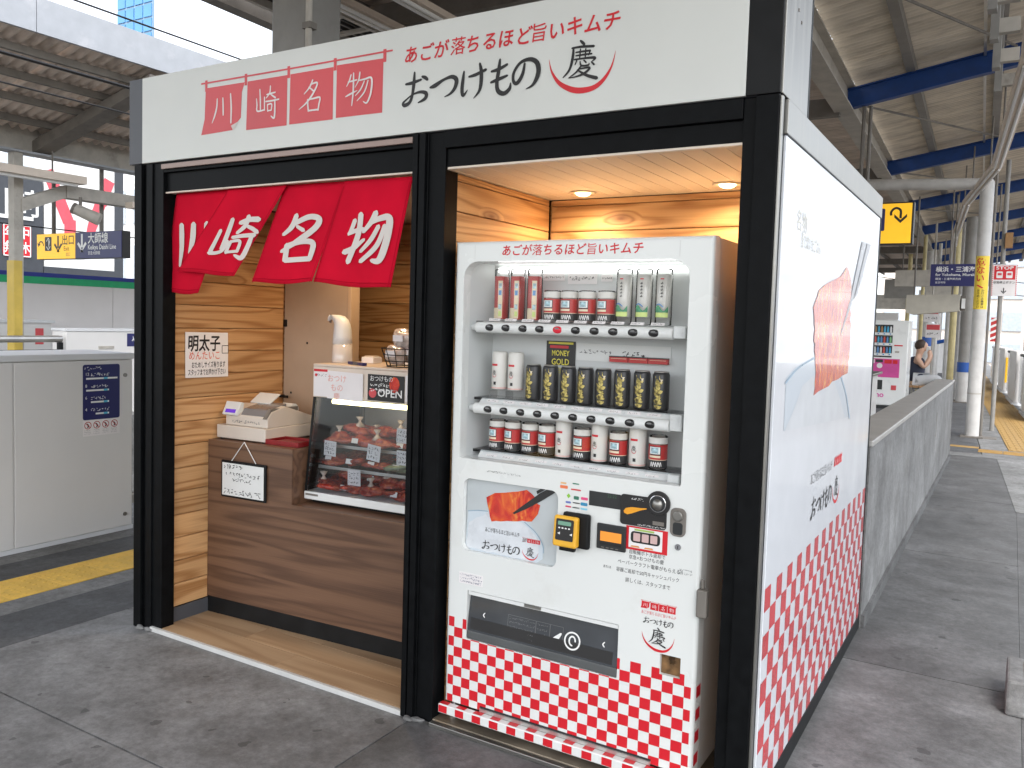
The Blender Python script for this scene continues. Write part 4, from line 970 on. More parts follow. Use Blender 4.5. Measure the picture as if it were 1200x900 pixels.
for r, (zs, zb, bx_, vy) in enumerate(rows):
    xs = [PY(.105, u/3+400, vy).x for u in bx_]
    sh = B().box(1.93, 2.825, .155, .285, zs-.012, zs-.002).build('shelf', m_glass2, VM_)
    b = B().hexa([(1.965, .135, zb+.02), (2.76, .135, zb+.02), (2.76, .16, zs-.003), (1.965, .16, zs-.003)], [(1.965, .14, zb+.02), (2.76, .14, zb+.02), (2.76, .165, zs-.003), (1.965, .165, zs-.003)]); rail = b.build('price_rail', m_rail, VM_)
    bar = B().cyl((1.955, .128, zb), (2.755, .128, zb), .021, n=20).build('button_bar', m_whiteplastic, VM_); shade_auto(bar)
    B().cyl((1.93, .13, zb), (1.955, .13, zb), .012, n=12).build('bar_end', m_vmin, VM_); B().box(2.756, 2.80, .115, .15, zb-.016, zs+.0).build('bar_end', m_rail, VM_, bevel=.004)
    for i, x in enumerate(xs):
        red = (r == 0 and i == 4) or (r == 2 and i in (7, 8))
        o = B().ball((x, .112, zb), 1, 16, (.022, .010, .0135)).build('button', m_btnr if red else m_btn, bar, smooth=True)
        B().ball((x, .1032, zb+.005), 1, 10, (.009, .003, .0035)).build('button_highlight', m_btnhi, o, smooth=True)  # painted highlight: a grey spot set on the black button
        t2 = B().hexa([(x-.025, .1405, zb+.026), (x+.025, .1405, zb+.026), (x+.025, .149, zb+.036), (x-.025, .149, zb+.036)], [(x-.025, .142, zb+.026), (x+.025, .142, zb+.026), (x+.025, .1505, zb+.036), (x-.025, .1505, zb+.036)]).build('price_tag', m_paper, rail)
        fp = Frame((x, .1402, zb+.031), (1,0,0), (0,.65,.76), (0,-.76,.65)); scrawl('small_print', m_inkgrey, t2, fp, -.018, .018, 0, .007, 300+r*20+i, h=.001)

# --- samples behind the glass
m_clear = glass('clear_plastic', (.99, .99, .99), .02, .08, 1.25)
m_tred = M('can_red', (.48, .02, .018), .35, var=.06); m_tcream = M('can_cream', (.80, .68, .48), .4); m_tblk = M('can_black', (.02, .02, .021), .35)
m_pane = M('can_pane', (.42, .62, .68), .3, var=.4, scale=60); m_cwhite = M('can_white', (.70, .68, .63), .4, var=.03); m_pink = M('can_pink', (.78, .42, .38), .4); m_tgreen = M('can_green', (.06, .34, .16), .4, var=.3, scale=30); m_lime = M('can_lime', (.62, .74, .24), .4); m_tblue = M('can_blue', (.05, .25, .55), .4)
m_gold2, t, p, N, L = nodes('dragon_gold')
tc = N('ShaderNodeTexCoord'); nz = N('ShaderNodeTexNoise'); nz.inputs['Scale'].default_value = 90; nz.inputs['Detail'].default_value = 4; L(tc.outputs['Object'], nz.inputs['Vector'])
rp = N('ShaderNodeValToRGB'); e = rp.color_ramp.elements; e[0].position = .38; e[0].color = (.06, .045, .01, 1); e[1].position = .6; e[1].color = (.62, .50, .14, 1); L(nz.outputs['Fac'], rp.inputs[0]); L(rp.outputs[0], p.inputs['Base Color']); p.inputs['Roughness'].default_value = .35; p.inputs['Metallic'].default_value = .3
def cring(c, r, z0, z1, a0=0, a1=360, n=18):
    b = B(); c = Vector(c); k = max(2, int(n*(a1-a0)/360))
    P = []
    for z in (z0, z1):
        for i in range(k+1):
            A = math.radians(a0+(a1-a0)*i/k); P.append(c+Vector((r*math.cos(A), r*math.sin(A), z)))
    return b.add(P, [(i, i+1, k+2+i, k+1+i) for i in range(k)])
def wrap(c, r, h=0.0): # a: metres round the front from its middle; b: height
    c = Vector(c)
    return lambda a, z, hh=0.0: c+Vector(((r+h+hh)*math.sin(a/r), -(r+h+hh)*math.cos(a/r), z))
def train_can(c, lab):
    t_ = thing('canned_kimchi', lab, 'can', c, 'cans behind the machine window')
    r, H = .0328, .12
    B().lathe(c, [(r*.95, 0), (r, .004), (r, H-.004), (r*.9, H)], 20).build('clear_can', m_clear, t_, smooth=True)
    cring(c, r+.0006, .006, .034).build('black_band', m_tblk, t_, smooth=True); rb = cring(c, r+.0006, .036, .088).build('red_band', m_tred, t_, smooth=True); cring(c, r+.0004, .034, .036).build('pale_band', m_tcream, t_, smooth=True)
    B().lathe(c, [(r*.9, .005), (r*.9, .085)], 14).build('content', M('can_content', (.55, .3, .2), .6) if 'can_content' not in MATS else MATS['can_content'], t_, smooth=True)
    cring(c, r+.0005, .092, .114).build('white_band', m_cwhite, t_, smooth=True)
    g = wrap(c, r, .001)
    for z0, z1, w_, m_, h_ in ((.052, .083, .021, m_tblk, .0006), (.056, .081, .0185, m_whiteink, .001), (.0585, .0785, .013, m_pane, .0014), (.043, .0505, .02, m_tcream, .0006)):
        b = B(); n = 6
        P = [g(-w_+2*w_*i/n-.004, z, h_) for z in (z0, z1) for i in range(n+1)]
        b.add(P, [(i, i+1, n+2+i, n+1+i) for i in range(n)]); b.build('window_print', m_, rb, recalc=False)
    b = B()
    for i in range(5): ribbon(b, [(-.018+i*.008, .012, .0022), (-.015+i*.008, .028, .0022), (-.012+i*.008, .014+.004*(i % 2), .0022)], lambda a, z, h: g(a, z, h), .0006+i*1e-5, n=3)
    b.build('band_lettering', m_whiteink, t_, recalc=False)
def tall_tube(c, lab):
    t_ = thing('kimchi_tube', lab, 'tube', c, 'cans behind the machine window')
    r, H = .030, .20
    B().lathe(c, [(r*.95, 0), (r, .004), (r, H-.004), (r*.9, H)], 18).build('clear_tube', m_clear, t_, smooth=True)
    B().box(c[0]-.021, c[0]+.021, c[1]-.021, c[1]+.015, c[2]+.006, c[2]+.172).build('red_box', m_tred, t_)
    b = B(); b.box(c[0]-.004, c[0]+.016, c[1]-.0225, c[1]-.0212, c[2]+.010, c[2]+.155); pl_ = b.build('picture_strip', m_tcream, t_)
    for i, mm_ in enumerate((m_lime, m_pane, m_tcream, m_tblue, m_pane)):
        B().box(c[0]+.0, c[0]+.012, c[1]-.0238, c[1]-.0227, c[2]+.018+i*.027, c[2]+.037+i*.027).build('picture', mm_, pl_)
    B().box(c[0]-.0205, c[0]-.005, c[1]-.0225, c[1]-.0212, c[2]+.008, c[2]+.05).build('pale_corner', m_lime if False else m_tcream, t_)
def green_tube(c, lab):
    t_ = thing('drink_bottle', lab, 'bottle', c, 'cans behind the machine window')
    r, H = .030, .198
    B().lathe(c, [(r*.95, 0), (r, .004), (r, H-.004), (r*.85, H)], 18).build('clear_bottle', m_clear, t_, smooth=True)
    B().lathe(c, [(r*.86, .028), (r*.86, .178)], 16).build('white_label', m_cwhite, t_, smooth=True)
    g = wrap(c, r, .0006); b = B(); b2 = B(); n = 8
    P = [g(-.024+.048*i/n, z+(.010*math.sin(i*.9) if k else 0), 0) for k, z in enumerate((.045, .06)) for i in range(n+1)]
    b.add(P, [(i, i+1, n+2+i, n+1+i) for i in range(n)]); b.build('green_print', m_tgreen, t_, recalc=False)
    P = [g(-.024+.048*i/n, z, 0) for z in (.028, .0445) for i in range(n+1)]; b2.add(P, [(i, i+1, n+2+i, n+1+i) for i in range(n)]); b2.build('lime_print', m_lime, t_, recalc=False)
    b = B(); ribbon(b, [(-.02, .07, .003), (-.008, .074, .004), (.006, .064, .003)], lambda a, z, h: g(a, z, h), .0006, n=3); b.build('blue_print', m_tblue, t_, recalc=False)
    b = B()
    for i in range(5): ribbon(b, [(-.004, .10+i*.0115, .0028), (.003, .1005+i*.0115, .0028)], lambda a, z, h: g(a, z, h), .0004, n=2); ribbon(b, [(-.001, .098+i*.0115, .002), (.001, .105+i*.0115, .002)], lambda a, z, h: g(a, z, h), .0007, n=2)
    b.build('label_lettering', m_ink, t_, recalc=False)
    b = B(); ribbon(b, [(-.005, .162, .004), (.005, .162, .004)], lambda a, z, h: g(a, z, h), .0004, n=2); b.build('red_print', m_red, t_, recalc=False)
def white_can(c, lab, H=.15):
    t_ = thing('white_can', lab, 'can', c, 'cans behind the machine window')
    r = .031
    B().lathe(c, [(r*.92, .002), (r, .006), (r, H-.008), (r*.88, H)], 20).build('can_body', m_cwhite, t_, smooth=True)
    cring(c, r+.0004, .006, .010).build('pink_band', m_pink, t_, smooth=True)
    g = wrap(c, r, .0006)
    def pt(a0, a1, z0, z1, m_, nm):
        n = 5; P = [g(a0+(a1-a0)*i/n, z) for z in (z0, z1) for i in range(n+1)]; b = B(); b.add(P, [(i, i+1, n+2+i, n+1+i) for i in range(n)]); b.build(nm, m_, t_, recalc=False)
    pt(-.017, .012, H-.056, H-.048, m_pink if False else m_red, 'red_print'); pt(-.004, .007, .02, .032, m_ink, 'dark_print')
    b = B(); ribbon(b, [(-.010, .066, .0004), (-.009, .056, .0014), (-.002, .05, .0022), (.006, .053, .0014), (.008, .064, .0004)], lambda a, z, h: g(a, z, h), .0003, n=4); b.build('emblem_arc', m_red, t_, recalc=False)
    k2 = .018/(max(p_[0] for s_ in W_KEI for p_ in s_)-min(p_[0] for s_ in W_KEI for p_ in s_)); rz_ = W_KEI[2][0]
    strokes('emblem_lettering', m_ink, t_, W_KEI, lambda a, z, h=0: g((a-rz_[0])*k2-.006, .074+(z-rz_[1])*k2, .0004), 0, step=0)
def dragon_can(c, lab):
    t_ = thing('black_can', lab, 'can', c, 'cans behind the machine window')
    r, H = .0298, .137
    B().lathe(c, [(r*.86, .0), (r*.98, .006), (r, .010), (r, H-.010), (r*.88, H-.002)], 20).build('can_body', m_tblk, t_, smooth=True)
    B().lathe(c, [(r*.88, H-.0018), (r*.9, H+.001), (r*.8, H-.001)], 18).build('can_lid', m_alu, t_, smooth=True)
    g = wrap(c, r, .0006)
    b = B(); G = [[(-.010,.112,.003),(-.012,.122,.002)],[(.004,.112,.003),(.003,.124,.002)],[(-.006,.110,.008),(-.004,.100,.015),(-.002,.088,.018),(.0,.080,.014)],[(.008,.100,.010),(.013,.104,.004)],
     [(-.017,.082,.004),(-.008,.072,.010),(.004,.068,.016),(.012,.070,.008)],[(-.015,.066,.006),(-.006,.058,.014),(.006,.050,.012)],[(-.012,.036,.010),(-.002,.034,.026),(.008,.030,.014)],[(-.010,.018,.008),(.002,.014,.012),(.010,.016,.006)]]
    for i, st in enumerate(G): ribbon(b, st, lambda a, z, h: g(a, z, h), .0002+i*2e-4, n=4)
    b.build('gold_print', m_gold2, t_, recalc=False)
    n = 3; b = B(); b.poly([g(.006, .112, .0022), (g(.015, .112, .0022)), g(.010, .100, .0022)]); b.build('pale_print', m_tcream, t_, recalc=False)
def sx_(u, v): return PY(.165, u/3+400, v).x
rown = ('top', 'middle', 'bottom')
R0 = [(tall_tube, u) for u in (548, 604, 664)]+[(train_can, u) for u in (727, 787, 850, 918)]+[(green_tube, u) for u in (980, 1050, 1120)]
R1 = [(white_can, u) for u in (540, 597)]+[(dragon_can, u) for u in (660, 720, 783, 844, 907, 974, 1044, 1112)]
R2 = [(train_can, 533), (train_can, 588), (train_can, 648), (train_can, 708), (white_can, 767), (train_can, 833), (white_can, 894), (train_can, 961), (white_can, 1029), (train_can, 1102)]
DESC = {tall_tube: 'tall clear tube with red picture box', train_can: 'clear can printed with a red train front', green_tube: 'tall clear bottle with white label and green foot', white_can: 'white can with small red print', dragon_can: 'black can with gold dragon print'}
for r, (RR, vy) in enumerate(((R0, 376), (R1, 465), (R2, 535))):
    for i, (fn, u) in enumerate(RR):
        zz = rows[r][0] + (.03 if (fn is white_can and r == 1) else 0.0) + .0005
        if fn is white_can and r == 1: B().box(sx_(u, vy)-.026, sx_(u, vy)+.026, .165, .225, rows[r][0], zz-.0005).build('riser', m_clear, VM_)
        fn((sx_(u, vy), .195, zz), '%s, %s in the %s window row' % (DESC[fn], ('first', 'second', 'third', 'fourth', 'fifth', 'sixth', 'seventh', 'eighth', 'ninth', 'last')[i], rown[r]))
# paper notes behind the cans
FB = front(.284)
def note(u0, v0, u1, v1, mat, nm='note_sheet', y=.283):
    a, c = PY(y, u0, v0), PY(y, u1, v1)
    return B().box(a.x, c.x, y-.0015, y, c.z, a.z).build(nm, mat, DI), a, c
for u0, v0, u1, v1, sd_ in ((632, 321, 662, 329, 1), (666, 320, 700, 333, 2), (705, 322, 718, 330, 3)):
    o, a, c = note(u0, v0, u1, v1, m_paper); scrawl('handwriting', m_ink, o, front(.2815), a.x+.004, c.x-.004, .5*(a.z+c.z), (a.z-c.z)*.35, 500+sd_)
o, a, c = note(641, 399, 674, 429, m_ink, 'poster_sheet')
m_py = M('poster_yellow', (.80, .70, .08), .5)
for j, (s_, sz) in enumerate((('MONEY', .030), ('GOLD', .034), ('ENERGY', .030))): text('lettering', s_, m_py, o, front(.2815), .5*(a.x+c.x), a.z-.048-j*.034, sz, bold=.01, w=(c.x-a.x)*.6)
B().box(a.x+.01, c.x-.01, .2805, .2814, a.z-.012, a.z-.004).build('yellow_bar', m_py, o); B().box(a.x+.016, c.x-.03, .2805, .2814, a.z-.028, a.z-.017).build('red_bar', m_red, o)
o, a, c = note(676, 402, 786, 428, m_whiteplastic, 'banner_sheet'); scrawl('handwriting', m_inkgrey, o, front(.2815), a.x+.01, a.x+.15, a.z-.03, .017, 520); scrawl('handwriting', m_ink, o, front(.2815), a.x+.19, a.x+.29, a.z-.035, .02, 521)
pt_ = thing('paper_train', 'little red paper train stuck inside the machine window', 'paper model', PY(.27, 748, 424))
a, c = PY(.262, 714, 418), PY(.262, 783, 429)
for i in range(3):
    xa = a.x+(c.x-a.x)*i/3; xb = a.x+(c.x-a.x)*(i+1)/3-.003
    cb = B().box(xa, xb, .262, .28, c.z+.004, a.z-.0).build('train_car', m_tred, pt_); B().box(xa+.006, xb-.006, .2605, .2619, c.z+.018, a.z-.006).build('window_band', m_tcream, cb); B().box(xa, xb, .2595, .28, a.z-.0, a.z+.004).build('roof', m_tblk, cb)

# --- poster niche
PYp = .084
ps = B().poly([(x, PYp, z) for x, z in rrect(1.953, 2.37, .704, .992, .03, .03)]).build('poster_panel', M('poster_pale', (.56, .60, .61), .3, var=.10, scale=2.5, coat=.3), VM_)
def pq(u, v, h=0.0):
    q = PY(PYp, u, v); return Vector((q.x, q.y-h, q.z))
b = B(); b.poly([pq(u, v, .0006) for u, v in ((549,598),(572,598),(600,600),(617,611),(630,625),(637,640),(636,655),(625,662),(545,643))]); b.build('bowl_print', m_bowl, ps)
b = B(); b.poly([pq(u, v, .001) for u, v in jag([(548,612),(570,602),(600,606),(620,618),(631,634),(632,648),(620,658),(547,641)], 1.6, rnd)]); b.build('rice_print', m_rice, ps)
b = B(); ribbon(b, [(549,598.5,1.2),(560,598,1.2),(572,599,1.2)], lambda u, v, h: pq(u, v, h), .0015); ribbon(b, [(615,612,1),(628,624,1),(636,638,1),(637,648,1)], lambda u, v, h: pq(u, v, h), .0015); b.build('bowl_rim_print', m_bowlrim, ps)['kind'] = 'stuff'
b = B(); b.poly([pq(u, v, .002) for u, v in jag([(571,583),(580,578),(600,577),(617,573),(624,578),(630,590),(633,592),(631,603),(624,612),(600,610),(576,611),(573,598)], 1.0, rnd)]); b.build('kimchi_print', m_kimchi, ps)
b = B(); b.poly([pq(u, v, .0026) for u, v in ((601,601),(615,591),(633,578),(650,569),(653,576),(635,587),(618,596),(603,602.5))]); b.poly([pq(u, v, .0028) for u, v in ((630,579),(648,569),(641,568.5),(629,575.5))]); b.build('chopstick_print', m_ink, ps)
qa, qb = PY(PYp, 569, 620), PY(PYp, 609, 628)
FPp = front(PYp)
text('tagline_lettering', TAG, m_ink, ps, FPp, .5*(qa.x+qb.x), .5*(qa.z+qb.z), .02, w=qb.x-qa.x, h=.0022)
qa, qb = PY(PYp, 566, 641), PY(PYp, 631, 648)
kk_ = (qb.x-qa.x)/span; gP = fm(FPp, ref, kk_, (qa.x, .5*(qa.z+qb.z)+.002)); logo_script(ps, gP, m_ink); logo_kei(ps, gP, m_ink, m_red)
qa, qb = PY(PYp, 612, 632), PY(PYp, 634, 637); logo_flags(ps, fm(FPp, (fx0, zc_), (qb.x-qa.x)/(fx1-fx0), (qa.x, .5*(qa.z+qb.z))), m_red, m_whiteink)
B().poly([(x, PYp-.008, z) for x, z in rrect(1.9555, 2.3675, .7065, .9895, .03, .03)]).build('poster_cover', m_glass, VM_)

# --- print on the door
for a_, b_, s_ in ((0, 0, 0),):
    q0, q1 = PY(VY, 588, 294), PY(VY, 754, 292)
    n = len(TAG)
    for i, ch in enumerate(TAG): text('tagline_lettering', ch, m_red, door, FV, q0.x+.02+(q1.x-q0.x-.04)*i/(n-1), .5*(q0.z+q1.z), .043, shear=.12, bold=.003 if ch in '落旨' else .016, h=.0008)
for s_, u0, v0, u1, v1, sz in (('自販機ボトル返却で', 737.5, 647, 779.5, 653, .0165), ('京急×おつけもの慶', 737, 652.5, 778, 659.7, .0165), ('ペーパークラフト電車がもらえる!!', 724, 658, 800, 671, .017), ('容器ご返却で50円キャッシュバック', 722.5, 667, 796, 680.5, .017), ('詳しくは、スタッフまで', 733, 680, 785.5, 689, .018), ('または', 707, 663, 716, 665, .012)):
    qa, qb = PY(VY, u0, v0), PY(VY, u1, v1); text('door_lettering', s_, m_ink, door, FV, .5*(qa.x+qb.x), .5*(qa.z+qb.z), sz, w=qb.x-qa.x, h=.0008)
qa, qb = PY(VY, 751, 706), PY(VY, 794, 712)
logo_flags(door, fm(FV, (fx0, zc_), (qb.x-qa.x)/(fx1-fx0), (qa.x, .642)), m_red, m_whiteink)
text('tagline_lettering', TAG, m_red, door, FV, 2.767, .617, .013, w=.125, h=.0008)
sw = max(p_[0] for s_ in W_OTSU for p_ in s_)-ref[0]
logo_script(door, fm(FV, ref, .105/sw, (2.715, .592)), m_ink)
ax = [p_[0] for p_ in W_ARC[0]]; az = [p_[1] for p_ in W_ARC[0]]
logo_kei(door, fm(FV, (.5*(min(ax)+max(ax)), min(az)), .118/(max(ax)-min(ax)), (2.768, .494)), m_ink, m_red)
b = B(); cs = 1.017/26
x_l, x_r = 1.8895, 2.9035
for r in range(9):
    z1 = .434-r*cs; z0 = max(z1-cs, .0925)
    for c in range(26):
        if (r+c) % 2 == 0:
            xa, xb = max(1.889+c*cs, 1.9025), min(1.889+(c+1)*cs, 2.8905)
            segs = [(xa, xb, z0, z1)]
            for lx0, lx1, lz0, lz1 in ((1.985, 2.622, .36, .552), (2.778, 2.851, .415, .486)):   # keep clear of the flap and the small window
                out = []
                for sa, sb_, sc0, sc1 in segs:
                    if sb_ <= lx0 or sa >= lx1 or sc1 <= lz0 or sc0 >= lz1: out.append((sa, sb_, sc0, sc1)); continue
                    if sc0 < lz0: out.append((sa, sb_, sc0, lz0))
                    t0 = max(sc0, lz0)
                    if sa < lx0: out.append((sa, lx0, t0, sc1))
                    if sb_ > lx1: out.append((lx1, sb_, t0, sc1))
                segs = out
            for sa, sb_, sc0, sc1 in segs:
                if sb_-sa > .001 and sc1-sc0 > .001: b.poly([FV(sa, sc0, .0006), FV(sb_, sc0, .0006), FV(sb_, sc1, .0006), FV(sa, sc1, .0006)])
    if z0 <= .093: break
b.build('check_print', m_red, door, recalc=False)['kind'] = 'stuff'
b = B()  # squares carried round the right-hand door edge
for r in range(9):
    z1 = .434-r*cs-.0; z0 = max(z1-cs, .0925)
    if r % 2 == 1: b.poly([(2.9055, VY+.014, z0), (2.9055, VY+.056, z0), (2.9055, VY+.056, z1), (2.9055, VY+.014, z1)])
b.build('check_print', m_red, door, recalc=False)['kind'] = 'stuff'
# kick lip with checks and its dark slot
lip = B().box(1.884, 2.906, .024, .056, .052, .088).build('kick_lip', m_vm, VM_, bevel=.004)
b = B()
for c in range(26):
    xa, xb = 1.888+c*cs, 1.888+(c+1)*cs
    if c % 2 == 0: b.poly([(xa, .0232, .056), (xb, .0232, .056), (xb, .0232, .084), (xa, .0232, .084)])
    if c % 2 == 0: b.poly([(xa, .0285, .0887), (xb, .0285, .0887), (xb, .053, .0887), (xa, .053, .0887)])
b.build('check_print', m_red, lip, recalc=False)['kind'] = 'stuff'
box('kick_slot', m_alu, VM_, 2.06, 2.76, .052, .0598, .0895, .103); box('kick_slot_gap', m_dark, VM_, 2.06, 2.76, .0572, .0592, .1032, .109)
# take-out flap
box('flap_box', m_dark, VM_, 1.986, 2.621, .09, .2, .361, .551)
fp_ = B().hexa([(1.988, .062, .395), (2.619, .062, .395), (2.619, .082, .53), (1.988, .082, .53)], [(1.988, .066, .395), (2.619, .066, .395), (2.619, .086, .53), (1.988, .086, .53)]).build('flap', M('flap_smoke', (.055, .06, .066), .12, var=.1, coat=.3), VM_)
box('flap_rail', m_whiteplastic, VM_, 1.988, 2.619, .064, .088, .534, .549, bevel=.002); box('flap_tab', m_steel, VM_, 2.24, 2.31, .0605, .064, .538, .549)
box('flap_sill', m_grey, VM_, 1.987, 2.62, .0595, .089, .362, .394, bevel=.003)
B().hexa([(2.0, .0628, .402), (2.60, .0628, .402), (2.60, .0692, .445), (2.0, .0692, .445)], [(2.0, .0615, .402), (2.60, .0615, .402), (2.60, .0679, .445), (2.0, .0679, .445)]).build('flap_tray_band', m_ink, fp_)  # dark band laid on the flap for the dark tray behind it
FF = Frame((0, .0618, .395), (1,0,0), (0, .1465, .989), (0, -.989, .1465))
b = B()
for a0, a1, z0, z1 in ((2.165, 2.285, .012, .095), (2.287, 2.345, .012, .095), (2.347, 2.40, .012, .095)):
    for p_, q_ in (((a0, z0), (a1, z0)), ((a1, z0), (a1, z1)), ((a1, z1), (a0, z1)), ((a0, z1), (a0, z0))): ribbon(b, [(*p_, .0012), (*q_, .0012)], FF, .0008, n=1)
b.build('flap_outline', m_inkgrey, fp_, recalc=False)
for i in range(5): scrawl('flap_lettering', m_inkgrey, fp_, FF, 2.17, 2.28, .085-i*.016, .008, 600+i, h=.0009)
for i in range(4): scrawl('flap_lettering', m_inkgrey, fp_, FF, 2.292, 2.34, .085-i*.018, .008, 620+i, h=.0009)
b = B(); ribbon(b, [(2.355, .03, .012), (2.37, .045, .02), (2.392, .07, .008)], FF, .001, n=4); b.build('flap_pictogram', m_whiteink, fp_, recalc=False)
b = B(); ribbon(b, [(2.44+.03*math.cos(i*math.pi/8), .055+.03*math.sin(i*math.pi/8), .006) for i in range(17)], FF, .001, n=2, cap=False); ribbon(b, [(2.44+.012*math.cos(i*math.pi/8), .055+.016*math.sin(i*math.pi/8), .006) for i in range(13)], FF, .001, n=2); b.build('flap_seal', m_whiteink, fp_, recalc=False)
for x in (2.055, 2.56): b = B(); ribbon(b, [(x+.006, .078, .004), (x, .07, .005), (x+.006, .062, .004)], FF, .001, n=3); b.build('flap_mark', m_whiteink, fp_, recalc=False)
# small wooden-looking window, labels
box('tag_window', M('tag_brown', (.22, .12, .05), .3, var=.4, scale=25), VM_, 2.7785, 2.8505, .075, .09, .4155, .4855)
lb = B().box(1.945, 2.055, VY-.001, VY-.0002, .576, .620).build('white_label', m_paper, door)
for i in range(3): scrawl('small_print', m_navy, lb, front(VY-.001), 1.949, 2.051, .611-i*.013, .008, 640+i)
scrawl('small_print', m_inkgrey, door, FV, 2.06, 2.21, 1.028, .007, 650); scrawl('small_print', m_inkgrey, door, FV, 2.83, 2.88, .787, .007, 651); scrawl('small_print', m_inkgrey, door, FV, 2.83, 2.88, .775, .007, 652)
# payment logos as flat colour marks
for u, v, w_, h_, c in ((661,570.5,9,5,(.80,.20,.08)),(660.5,566,7,3,(.75,.45,.2)),(675,567,8,2.5,(.05,.35,.2)),(675,574,12,3.5,(.75,.1,.1)),(675.5,583.5,6,5,(.04,.18,.12)),(685,584.5,8,4.5,(.75,.08,.22)),(666,588.5,6,3.5,(.15,.2,.5)),(675.5,589.5,8,2,(.3,.3,.3)),(684.5,591,8,5,(.03,.25,.45)),(666,593.5,7,3,(.65,.06,.12)),(675,595,8,2,(.35,.5,.5)),(684.5,596.5,8,3.5,(.25,.6,.75))):
    a, c2 = PY(VY, u-w_/2, v-h_/2), PY(VY, u+w_/2, v+h_/2)
    B().poly([FV(x, z, .0008) for x, z in rrect(a.x, c2.x, c2.z, a.z, .003, .003, 2)]).build('payment_mark', M('mark_%d_%d' % (u, v), c, .4), door)
q = PY(VY, 666.5, 581); B().poly([FV(q.x, q.z-.009, .0008), FV(q.x+.008, q.z, .0008), FV(q.x, q.z+.009, .0008), FV(q.x-.008, q.z, .0008)]).build('payment_mark', M('mark_green', (.25, .55, .05), .4), door)
# controls
ds = box('price_display', m_dark, VM_, 2.492, 2.612, VY-.002, VY+.01, .958, 1.010); text('display_digits', '22:22', M('digits_green', (.05, .12, .06), .4), ds, front(VY-.002), 2.58, 1.0, .016, h=.0006)
cu = B().prism([(x, VY-.007, z) for x, z in rrect(2.614, 2.782, .911, 1.016, .012, .012)], (0, .0068, 0)).build('coin_panel', m_ink, VM_, bevel=.002)
B().cyl((2.752, VY-.010, 1.000), (2.752, VY+.0, 1.000), .042, n=28).build('coin_boss', m_ink, VM_, bevel=.002)
kn = B().cyl((2.752, VY-.014, 1.0), (2.752, VY-.0102, 1.0), .030, n=28).build('coin_ring', m_chrome, VM_, bevel=.002); B().cyl((2.752, VY-.0152, 1.0), (2.752, VY-.0141, 1.0), .027, n=28).build('coin_well', m_dark, kn)
B().ball((2.752, VY-.013, .997), 1, 18, (.02, .012, .02)).build('coin_knob', m_steel, kn, smooth=True)
b = B(); ribbon(b, [(2.638, .958, .022), (2.66, .965, .02), (2.69, .972, .008), (2.71, .976, .004)], lambda a, z, h: Vector((a, VY-.0078-h, z)), 0, n=4); b.build('return_lever', M('lever_orange', (.85, .36, .02), .4), cu)
scrawl('panel_lettering', m_whiteink, cu, front(VY-.007), 2.655, 2.70, 1.004, .008, 660, h=.0006); box('coin_slot', m_girderd, cu, 2.735, 2.775, VY-.0082, VY-.0073, .925, .938)
scrawl('panel_lettering', m_whiteink, cu, front(VY-.007), 2.68, 2.78, .918, .006, 661, h=.0006)
cr = B().box(2.40, 2.505, VY-.025, VY-.0005, .80, .925).build('card_reader_back', m_black2, VM_, bevel=.008)
cy = B().hexa([(2.378, VY-.058, .806), (2.472, VY-.058, .806), (2.472, VY-.048, .915), (2.378, VY-.048, .915)], [(2.378, VY-.026, .806), (2.472, VY-.026, .806), (2.472, VY-.026, .915), (2.378, VY-.026, .915)]).build('card_reader', M('reader_yellow', (.85, .45, .03), .4), VM_, bevel=.008, seg=3)
FY_ = Frame((0, VY-.0585, .806), (1,0,0), (0, .0913, .9958), (0, -.9958, .0913))
B().poly([FY_(a, z, .0012) for a, z in rrect(2.39, 2.46, .024, .10, .005, .005, 3)]).build('reader_face', m_ink, cy); B().poly([FY_(a, z, .002) for a, z in rrect(2.398, 2.45, .078, .092, .002, .002, 1)]).build('reader_screen', M('reader_green', (.12, .22, .16), .3, emit=(.1, .25, .18, .25)), cy)
b = B()
for i in range(4): ribbon(b, [(2.402+i*.013, .068, .005), (2.406+i*.013, .068, .005)], FY_, .002, n=1)
for x in (2.398, 2.446): b.poly([FY_(x, .048, .002), FY_(x+.01, .044, .002), FY_(x+.01, .054, .002)])
b.build('reader_marks', m_whiteink, cy, recalc=False); box('reader_base', m_black2, VM_, 2.40, 2.46, VY-.045, VY-.026, .79, .8055, bevel=.003)
bl = B().box(2.530, 2.640, VY-.012, VY-.0004, .812, .902).build('bill_slot', m_dark, VM_, bevel=.004); box('bill_window', M('bill_orange', (.55, .20, .03), .35, var=.1, emit=(.8, .28, .03, .25)), bl, 2.545, 2.625, VY-.0135, VY-.0122, .842, .876, bevel=.001); box('bill_mouth', m_ink, bl, 2.545, 2.625, VY-.0135, VY-.0122, .828, .838)
for i in range(4): box('bill_text', m_girderd, bl, 2.55+i*.018, 2.56+i*.018, VY-.0128, VY-.0121, .818, .821)
st = B().box(2.637, 2.788, VY-.0012, VY-.0002, .826, .908).build('train_sticker', m_red, door); FT = front(VY-.0012)
B().poly([FT(a, z, .0006) for a, z in ((2.648, .834), (2.770, .834), (2.770, .903), (2.648, .903))]).build('sticker_field', m_paper, st)
B().poly([FT(a, z, .001) for a, z in rrect(2.655, 2.762, .852, .892, .012, .012, 3)]).build('train_print', m_ink, st)
for i in range(3): B().poly([FT(a, z, .0014) for a, z in rrect(2.665+i*.031, 2.69+i*.031, .858, .886, .002, .002, 1)]).build('train_window_print', M('sticker_pink%d' % i, (.62, .42, .40), .5), st)
B().poly([FT(a, z, .001) for a, z in ((2.668, .894), (2.74, .894), (2.74, .901), (2.668, .901))]).build('green_print', M('sticker_green', (.35, .5, .12), .5), st)
